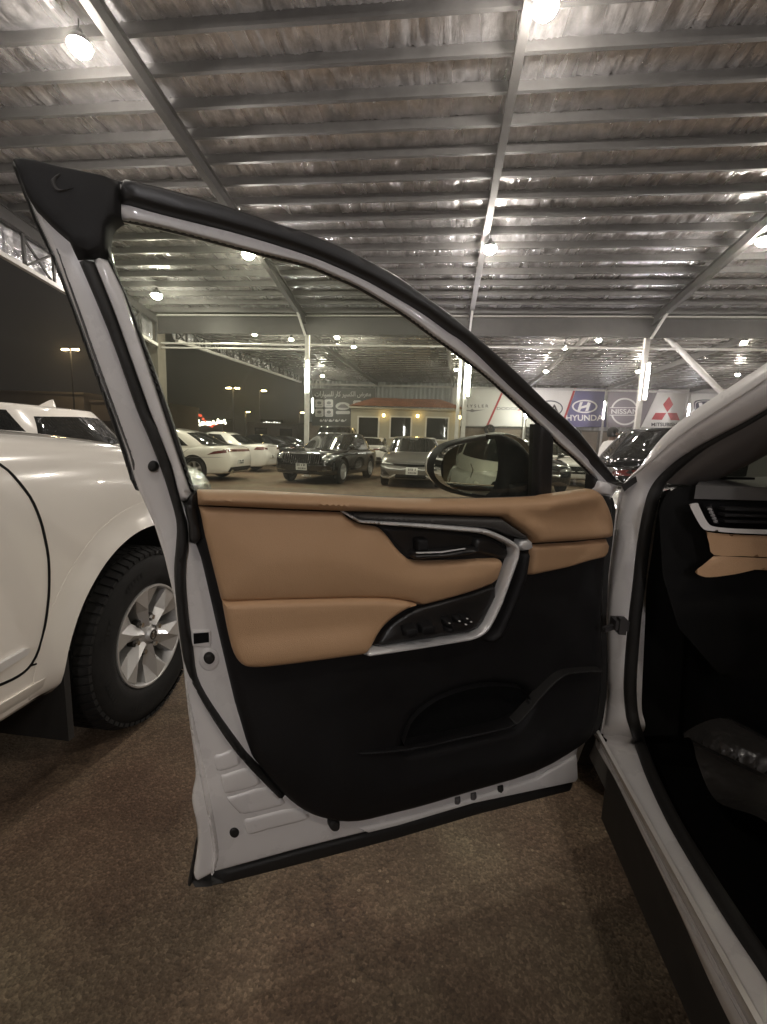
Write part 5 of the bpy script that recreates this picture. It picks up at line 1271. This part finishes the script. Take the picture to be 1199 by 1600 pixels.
pad('glass_run', [(x, y) for x, y in whiteB] + [(x - 1, y + 3) for x, y in whiteB][::-1], M['seal'], -.004, .006, .0015, .004, .012, proj=0.)
# groove on the rear flange
pad('flange_groove', [(83, 374), (87, 374), (110, 440), (171, 610), (206, 705), (214, 733), (209, 735), (203, 710), (166, 612), (106, 440)], M['steel'], -.002, .003, .002, .003, .02)
sealL = cr([(121, 404), (168, 515), (213, 640), (233, 687), (255, 744), (272, 800), (276, 826), (275, 851), (272, 887), (273, 920), (281, 1000), (292, 1050), (323, 1110), (363, 1170), (400, 1212), (440, 1252)], 3)
sealR = cr([(450, 1246), (395, 1190), (378, 1170), (333, 1107), (309, 1062), (302, 1013), (297, 982), (291, 920), (291.5, 880), (295, 847), (292, 815), (287, 800), (276, 760), (268, 727), (247, 663), (233, 640), (181, 493), (146, 404)], 3)
pad('weatherstrip', sealL + sealR, M['seal'], .0, .022, .008, .01, .012, proj=.014)
pad('beltline_cover', [(283, 786), (290, 787), (299, 773), (309, 768), (312, 800), (321, 840), (320, 848), (305, 853), (295, 853), (293, 820), (288, 800)], M['gloss'], .0, .036, .012, .02, .012, proj=.03)
# panel base in black plastic
base = [(305, 768), (400, 771), (520, 777), (640, 783), (760, 783), (843, 780), (864, 777), (930, 767), (941, 776), (953, 800), (957, 820), (951, 871), (946, 960), (946.5, 1061), (940, 1123), (928, 1154)] + cr([(928, 1154), (906, 1173), (836, 1213), (733, 1245), (660, 1267), (620, 1277), (560, 1291), (515, 1289), (476, 1275), (440, 1246), (395, 1192)], 3)[1:] + [(386, 1168), (368, 1108), (357, 1062), (340, 990), (324, 920), (314, 878), (305, 853), (303, 800)]
pk_hole = cr([(632, 1162), (645, 1170), (720, 1155), (786, 1140), (806, 1131), (824, 1110), (831, 1097)], 4) + cr([(831, 1097), (824, 1083), (803, 1074), (750, 1074), (690, 1092), (648, 1124), (632, 1162)], 4)[1:-1]
def sstep(a, b, x): q = min(1, max(0, (x - a) / (b - a))); return q * q * (3 - 2 * q)
def basebulge(s, t, d):
    low = 1 - sstep(.36, .6, t - .12 * s)                      # the lower half swells out gently
    rt = sstep(.34, .1, s) if False else 1 - sstep(.1, .36, s) # more on the speaker side
    return .006 * min(1, d / .2) + (.012 + .022 * rt) * low * sstep(0, .1, d)
pad('panel_base', base, M['plast'], .0, .034, .03, .02, .014, [pk_hole], bulge=basebulge, proj=.03)
pad('pocket_back', [(600, 1195), (640, 1195), (722, 1178), (792, 1162), (850, 1110), (845, 1060), (800, 1040), (690, 1050), (605, 1100)], M['carpet'], .003, .002, .002, .002, .03, proj=0.)
wl_ = []; wf_ = []
for x, y in pk_hole: wl_ += [WD(*dp(x, y, .046), .046), WD(*dp(x, y, .046), -.002)]
for i_ in range(len(pk_hole)): a_ = i_; b_ = (i_ + 1) % len(pk_hole); wf_.append((2*a_, 2*b_, 2*b_+1, 2*a_+1))
mesh('pocket_wall', wl_, wf_, M['plast'], door, 40, CM)
pad('pocket_lip', stroke(cr([(560, 1180), (640, 1173), (720, 1156), (787, 1141), (807, 1132), (825, 1111), (832, 1097)], 4), 3.5), M['plast'], .046, .005, .002, .01, .01, proj=.052)
pad('speaker_edge', stroke(cr([(808, 1133), (826, 1114), (852, 1083), (876, 1060), (892, 1053), (920, 1050), (944, 1050)], 4), 2.4), M['seal'], .06, .003, .001, .03, .012, proj=.062)
# tan cap, front part, door pad, arm rest
cap_top = cr([(308, 768), (400, 769.5), (520, 775.5), (640, 781.5), (760, 781.5), (843, 778.5), (864, 775), (932, 765.5)], 3)
def capb(s, t, d): return .012 * math.exp(-((d - .02) / .018) ** 2)
pad('top_cap', cap_top + cr([(932, 765.5), (941, 773), (951, 795), (956, 818), (954.5, 841)], 3)[1:] + [(900, 846), (832, 850), (831, 841), (785, 809), (662, 805), (539, 800), (420, 795.5), (310, 790.5)], M['tan'], .034, .024, .014, .02, .012, bulge=capb, proj=.052)
pad('front_pad', [(832, 852.5), (900, 848.5), (954.3, 843.5), (950, 871), (920, 878), (888, 888), (827, 901)], M['tan'], .034, .022, .01, .02, .014, proj=.05)
padp = [(310.5, 792.5), (420, 797.5), (537, 802)] + cr([(537, 802), (548, 812), (566, 820), (591, 824), (606, 836), (621, 856), (635, 870), (650, 876.5), (712, 876), (765, 873.5), (779, 873), (786, 878), (785, 888), (777, 911)], 3)[1:] + cr([(777, 911), (740, 925), (704, 936), (658, 948)], 3)[1:] + cr([(658, 948), (645, 942), (631, 939), (600, 936), (553, 936), (433, 939), (347, 942.5)], 3)[1:] + [(333, 887), (321, 840), (313, 800)]
def padb(s, t, d): return .02 * (1 - math.exp(-d / .06)) * math.sin(min(1., max(0., (t - .78) / .36)) * math.pi) ** .8
pad('door_pad', padp, M['tan'], .034, .022, .012, .02, .012, bulge=padb, proj=.05)
arm = [(347.5, 945), (433, 941.5), (553, 938.5), (600, 938.5)] + cr([(600, 938.5), (631, 941.5), (645, 945), (659, 950), (640, 957), (618, 971), (604, 984), (594, 998), (584, 1016), (575, 1027)], 3)[1:] + cr([(575, 1027), (467, 1042), (420, 1047.5), (393, 1048.5), (378, 1044), (366, 1028), (358, 1000), (351, 965), (347.5, 945)], 3)[1:-1]
def armb(s, t, d): return .075 * (1 - math.exp(-d / .035)) * min(1., max(.0, (1.0 - (t - .74) / .14)))*.75 + .012
pad('armrest', arm, M['tan'], .034, .024, .014, .03, .012, bulge=armb, proj=.075)
# handle pod
pad('pod_top', [(539, 800.5), (662, 805.5), (785, 809.5), (831, 841.5), (818, 843), (800, 839), (790, 835), (765, 827), (673, 820), (600, 816.5), (566, 814)], M['podtop'], .034, .034, .008, .02, .012, proj=.06)
rec = [(593, 824), (673, 828), (764, 838), (784, 848), (799, 858), (797, 872), (789, 879), (779, 872), (765, 872.5), (712, 875), (651, 875.5), (636, 869), (622, 855), (607, 835)]
pad('handle_recess', rec, M['gloss'], .03, .008, .006, .01, .012, proj=.036)
def kbulge(s, t, d): return .0
pad('door_handle', cr([(647, 866), (655, 863), (690, 862), (730, 856), (750, 857), (752, 862), (735, 868), (690, 873), (655, 876), (647, 873)], 3, True), M['gloss'], .038, .034, .008, .03, .008, proj=.066)
pad('handle_edge', [(652, 863.5), (690, 862.5), (728, 857), (730, 858.2), (690, 864.5), (652, 865.5)], M['silver'], .07, .003, .002, .004, .006, proj=.072)
pad('lock_lever', rrect(651, 841, 671, 863, 4), M['plast'], .038, .022, .006, .02, .006, proj=.056)
pad('recess_wall', [(742, 838), (764, 838), (784, 850), (797, 862), (790, 876), (770, 870), (752, 866), (738, 862)], M['gloss'], .036, .016, .014, .01, .008, proj=.046)
sil = [(540, 802), (566, 816), (673, 823.5), (750, 830), (768, 834)] + cr([(768, 834), (787, 842), (803, 850.5), (810, 858), (809, 872)], 4)[1:] + [(796, 909), (784, 942)] + cr([(784, 942), (769, 973), (760, 986), (749, 994), (735, 999)], 4)[1:] + [(660, 1011.5), (573, 1024.5)]
pad('silver_band', stroke(sil, [3, 6] + [9.5] * (len(sil) - 3) + [10.5]), M['silver'], .05, .024, .008, .03, .009, proj=.072)
pad('silver_end', [(815, 845), (831, 844), (836, 851), (833.5, 860), (816, 862), (813, 853)], M['silver'], .05, .014, .005, .03, .008, proj=.064)
pad('grip_back', [(816, 863), (833, 861), (827, 901), (815, 935), (795, 985), (783, 1003), (765, 1010), (757, 1001), (774, 985), (792, 946), (806, 908)], M['plast'], .034, .034, .018, .02, .012, proj=.06)
swp = [(777, 915), (783, 928), (776, 943), (760, 975), (750, 986), (736, 992), (660, 1004), (581, 1016), (593, 1000), (603, 986), (618, 973), (640, 959), (661, 950), (704, 938), (745, 927)]
def swb(s, t, d): return .03 * max(0, min(1, (.86 - t) / .09)) * min(1, d / .02)
pad('switch_panel', swp, M['gloss'], .034, .02, .01, .02, .012, bulge=swb, proj=.06)
for k, q in enumerate(([(634, 985), (655, 981.5), (657, 996), (636, 1000)], [(660, 981), (682, 977), (684, 991.5), (662, 995.5)], [(698, 972), (710, 969), (712, 979), (700, 982)], [(700, 984), (712, 981), (714, 990), (702, 993)], [(715, 968.5), (724, 966.5), (726, 976), (717, 978)])):
    pad('window_switch', q, M['plast'], .06, .022, .004, .02, .006, proj=.084)
pad('mirror_switch', [dpq for dpq in ell(733, 971, 8.5, 7, 18)], M['plast'], .06, .022, .003, .02, .006, proj=.084)
for q in ((703, 974), (719, 971), (731, 967), (737, 972), (729, 976)): pad('switch_mark', ell(q[0], q[1], 1.7, 1., 8), M['vwhite'], .083, .001, 0., .002, .01, proj=.084)
# latch, stops, plugs, pressed ribs
pad('latch_plate', rrect(299, 985, 331, 1011, 4), M['jamb'], .0, .005, .003, .004, .006)
pad('latch', [(303, 990), (327, 988.5), (327.5, 1003.5), (303.5, 1006.5)], M['under'], .004, .0025, 0., .004, .01)
def stop(x, y, rr_, n, name='rubber_stop', h=.014):
    pad(name, ell(x, y, rr_, rr_ * 1.02, 18), M['seal'], n, h, .005, .01, .006)
stop(239, 729, 8.8, .0); stop(327.5, 1031, 9.2, .0); stop(524, 1292, 10, -.012, h=.03); stop(367, 1303, 8, -.002, 'drain_plug', .006)
pad('stop_boss', ell(327.5, 1031, 17, 19, 24), M['jamb'], -.002, .006, .008, .01, .01)
for q in ([(334, 1181), (345, 1177), (372, 1169), (377, 1189), (372, 1197), (345, 1205), (338, 1201)], [(345, 1213), (352, 1209), (396, 1198), (408, 1221), (404, 1227), (360, 1239), (350, 1236)], [(354, 1247), (364, 1243), (420, 1229), (446, 1252), (440, 1259), (384, 1272), (372, 1268)], [(382, 1281), (394, 1277), (462, 1262), (486, 1278), (420, 1296), (392, 1304), (384, 1298)]):
    pad('pressed_rib', cr(q, 3, True), M['jamb'], -.003, .007, .009, .006, .01, proj=.0)
pad('edge_flange', cr([(291, 1040), (297, 1085), (306, 1130), (316, 1175), (326, 1225), (336, 1280), (343, 1330), (337, 1362), (330, 1366), (333, 1330), (326, 1282), (316, 1228), (306, 1178), (298, 1132)], 3, True), M['jamb'], -.003, .01, .008, .008, .012, proj=.0)
pad('lower_flange', [(560, 1294), (620, 1279), (739, 1246), (836, 1215), (900, 1178), (902, 1219), (739, 1253), (620, 1288), (575, 1299)], M['jamb'], .0, .008, .005, .008, .014, proj=.0)
for x in (716, 741, 783): pad('lower_clip', [(x - 4, 1258 - (x-716)*.27), (x + 4, 1256 - (x-716)*.27), (x + 4, 1246 - (x-716)*.27), (x - 4, 1248 - (x-716)*.27)], M['seal'] if x == 783 else M['steel'], .005, .004, .002, .003, .01, proj=.006)
# glass
gl = [(180, 325)] + [(x + 4, y - 9) for x, y in whiteB[1:]] + [(945, 785), (306, 785)] + cr([(264, 640), (201, 467), (184, 430), (171, 395), (168, 365), (174, 346)], 3)
sheet('window_glass', D([(x, y) for x, y in gl if 1], -.02), WD, M['pane'], door, -.02, 0, 0, None, .06, org=CM)
pad('window_bar', [(847, 662), (868, 681), (866, 730), (864, 778), (843, 780), (845, 720)], M['gloss'], -.004, .016, .006, .03, .012)
pad('belt_seal', [(308, 766.5), (520, 774), (640, 780), (760, 780), (843, 777), (930, 765), (930, 768), (843, 781), (640, 785), (308, 771)], M['seal'], .01, .012, .004, .02, .014)
# mirror
MN = -.16
def WM(s, t, n): return WD(s, min(t, TBELT), n) + np.array([0, 0, max(0, t - TBELT)])
def dpm(x, y, n):
    r = ray(x, y); t = (n - (EYE - DB) @ DN) / (r @ DN); P = EYE + r * t; return ((P - DB) @ DV, P[2])
def mpad(name, pts, m, n, thick, r, back, step=.012, bulge=None): return sheet(name, [dpm(x, y, n + thick) for x, y in pts], lambda s, t, h: WM(s, t, h), m, door, n, thick, r, back, step, (), bulge, 60, CM)
hs = cr([(683, 738), (684, 722), (690, 708), (703, 695), (730, 686), (768, 679), (786, 678), (790, 700), (789, 740), (782, 768), (770, 779), (752, 779), (722, 774), (702, 765), (690, 752)], 4, True)
mpad('mirror_housing', hs, M['plast'], MN - .012, .012, .012, .05)
# painted back shell of the mirror
ctr = np.mean([dpm(x, y, MN) for x, y in hs], 0); v = []; f = []; ring0 = np.array([dpm(x, y, MN) for x, y in hs]); nR = len(ring0)
for q, dd in ((.995, .012), (1.0, .03), (.98, .06), (.9, .1), (.72, .13), (.4, .145)):
    for s, t in ctr + (ring0 - ctr) * q: v.append(WM(s, t, MN - dd))
for i in range(5):
    for j in range(nR): f.append((i*nR+j, i*nR+(j+1) % nR, (i+1)*nR+(j+1) % nR, (i+1)*nR+j))
f.append(tuple(range(5*nR, 6*nR))); mesh('mirror_shell', v, f, M['white'], door, 60, CM)
mg = cr([(690, 738), (691, 723), (697, 710), (708, 700), (731, 692), (768, 685.5), (781, 685), (783.5, 700), (782, 738), (776, 762), (766, 772), (752, 773), (722, 768.5), (704, 760), (694, 750)], 4, True)
cm_ = np.mean([dpm(x, y, MN + .004) for x, y in mg], 0)
def mtilt(s, t, d): return MIRROR_T[0] * (s - cm_[0]) + MIRROR_T[1] * (t - cm_[1])
MIRROR_T = (-.40, .02)
sheet('mirror_glass', [dpm(x, y, MN + .034) for x, y in mg], lambda s, t, h: WM(s, t, h), M['mirror'], door, MN + .034, 0, 0, .002, .03, (), mtilt, None, CM)
arm_m = cr([(786, 679), (800, 681), (817, 690), (833, 709), (843, 733), (846, 752), (845, 779), (812, 781), (775, 780), (784, 765), (790, 735), (790, 700)], 3, True)
mpad('mirror_foot', arm_m, M['plast'], -.10, .03, .02, .05)
mpad('mirror_cap_edge', stroke(cr([(785, 677.5), (801, 679.5), (819, 688), (835, 707), (845, 731), (848, 750)], 4), 4.5), M['white'], -.13, .02, .004, .05)
mpad('mirror_base', [(803, 758), (838, 755), (846, 762), (846, 780), (800, 782)], M['plast'], -.07, .02, .01, .06)

# ------------------------------------------------------------------ the person
def person(loc, rz, label):
    o = thing('person', label, 'person', loc, rz)
    J = {'pel': ((0, 0, .95), .15), 'wst': ((.02, 0, 1.1), .14), 'chs': ((.07, 0, 1.32), .165), 'nb': ((.1, 0, 1.47), .075), 'nk': ((.12, 0, 1.54), .06), 'hd': ((.15, 0, 1.64), .1), 'tp': ((.16, 0, 1.72), .075)}
    E_ = [('pel', 'wst'), ('wst', 'chs'), ('chs', 'nb'), ('nb', 'nk'), ('nk', 'hd'), ('hd', 'tp')]
    for s, n in ((1, 'l'), (-1, 'r')):
        J[n+'sh'] = ((.08, .19*s, 1.42), .07); J[n+'el'] = ((.24, .24*s, 1.2), .046); J[n+'wr'] = ((.48, .2*s, 1.22), .033); J[n+'hn'] = ((.58, .19*s, 1.21), .038); J[n+'fg'] = ((.66, .18*s, 1.2), .022)
        J[n+'hp'] = ((0, .1*s, .88), .105); J[n+'kn'] = ((.05, .11*s, .5), .068); J[n+'an'] = ((-.02, .12*s, .1), .048); J[n+'ft'] = ((.14, .13*s, .04), .04)
        E_ += [('chs', n+'sh'), (n+'sh', n+'el'), (n+'el', n+'wr'), (n+'wr', n+'hn'), (n+'hn', n+'fg'), ('pel', n+'hp'), (n+'hp', n+'kn'), (n+'kn', n+'an'), (n+'an', n+'ft')]
    ks = list(J); me = bpy.data.meshes.new('p'); me.from_pydata([J[k][0] for k in ks], [(ks.index(a), ks.index(b)) for a, b in E_], [])
    t = bpy.data.objects.new('p', me); COL.objects.link(t); sm = t.modifiers.new('s', 'SKIN'); t.modifiers.new('u', 'SUBSURF').levels = 2; t.modifiers['u'].render_levels = 2
    for i, k in enumerate(ks): me.skin_vertices[0].data[i].radius = (J[k][1], J[k][1] * (1.25 if k in ('chs', 'wst', 'pel') else 1)); me.skin_vertices[0].data[i].use_root = (i == 0)
    bpy.context.view_layer.update(); m2 = bpy.data.meshes.new_from_object(t.evaluated_get(bpy.context.evaluated_depsgraph_get())); bpy.data.objects.remove(t)
    b = link('body', m2, o); m2.materials.clear()
    for k in ('skin', 'shirt', 'trouser', 'gloss'): m2.materials.append(M[k])
    for p in m2.polygons:
        c = p.center; arm_ = abs(c.y) > .17 and c.z > 1.1; far_ = c.x > .22
        p.material_index = 3 if c.z < .09 else 2 if c.z < .98 else 0 if (c.z > 1.5 or (arm_ and far_) or c.x > .3) else 1
        p.use_smooth = True
    hr = Geo(); hr.lathe([(0, .125), (.06, .115), (.1, .07), (.115, .01), (.108, -.05), (.09, -.09)], 18, (0, 0, 0)); hr.v = [(.135 + a * 1.05 - .018, bb * .92, 1.665 + c + (.04 if a > .07 and c < .03 else 0)) for a, bb, c in hr.v]; hr.out('hair', M['hair'], o, 180)
    for s in (1, -1): Geo().lathe([(0, -.012), (.02, -.01), (.03, .006), (.02, .014), (0, .014)], 10, (.15, s*.105, 1.64), 'y').out('ear', M['skin'], o, 180)
    Geo().tube([(.235, 0, 1.66), (.27, 0, 1.625), (.24, 0, 1.615)], [.01, .018, .012], 8).out('nose', M['skin'], o, 180)
    for s in (1, -1): Geo().lathe([(0, -.012), (.012, -.004), (.012, .004), (0, .012)], 8, (.232, s*.035, 1.668)).out('eye', M['vwhite'], o, 180)
    g = Geo(); g.beam((.242, -.025, 1.585), (.242, .025, 1.585), .012, .008); g.out('mouth', M['vred'], o)
    for s in (1, -1):
        for k in range(4):
            y = s*.18 + (k-1.5)*.018; L_ = (.075, .085, .08, .062)[k]
            Geo().tube([(.6, y, 1.21), (.6 + L_*.55, y, 1.212), (.6 + L_, y, 1.19)], [.01, .009, .007], 6).out('finger', M['skin'], b, 180)
        Geo().tube([(.55, s*.16, 1.21), (.59, s*.125, 1.21), (.62, s*.12, 1.2)], [.012, .01, .008], 6).out('thumb', M['skin'], b, 180)
    return o
person((3.62, 10.35, 0), math.radians(8), 'man in a white shirt reaching out both arms beside the glossy black car')
# ------------------------------------------------------------------ thin haze added to imitate lens glare round the lamps
g = Geo(); g.box((-70, -30, -1), (45, 95, 16))
m = bpy.data.materials.new('glare haze'); m.use_nodes = True; nt = m.node_tree; nt.nodes.remove(nt.nodes['Principled BSDF'])
pv = nt.nodes.new('ShaderNodeVolumePrincipled'); pv.inputs['Color'].default_value = (.95, .92, .88, 1); pv.inputs['Density'].default_value = .0034; pv.inputs['Anisotropy'].default_value = .8
nt.links.new(pv.outputs[0], nt.nodes['Material Output'].inputs['Volume'])
props(g.out('haze', m), kind='stuff')
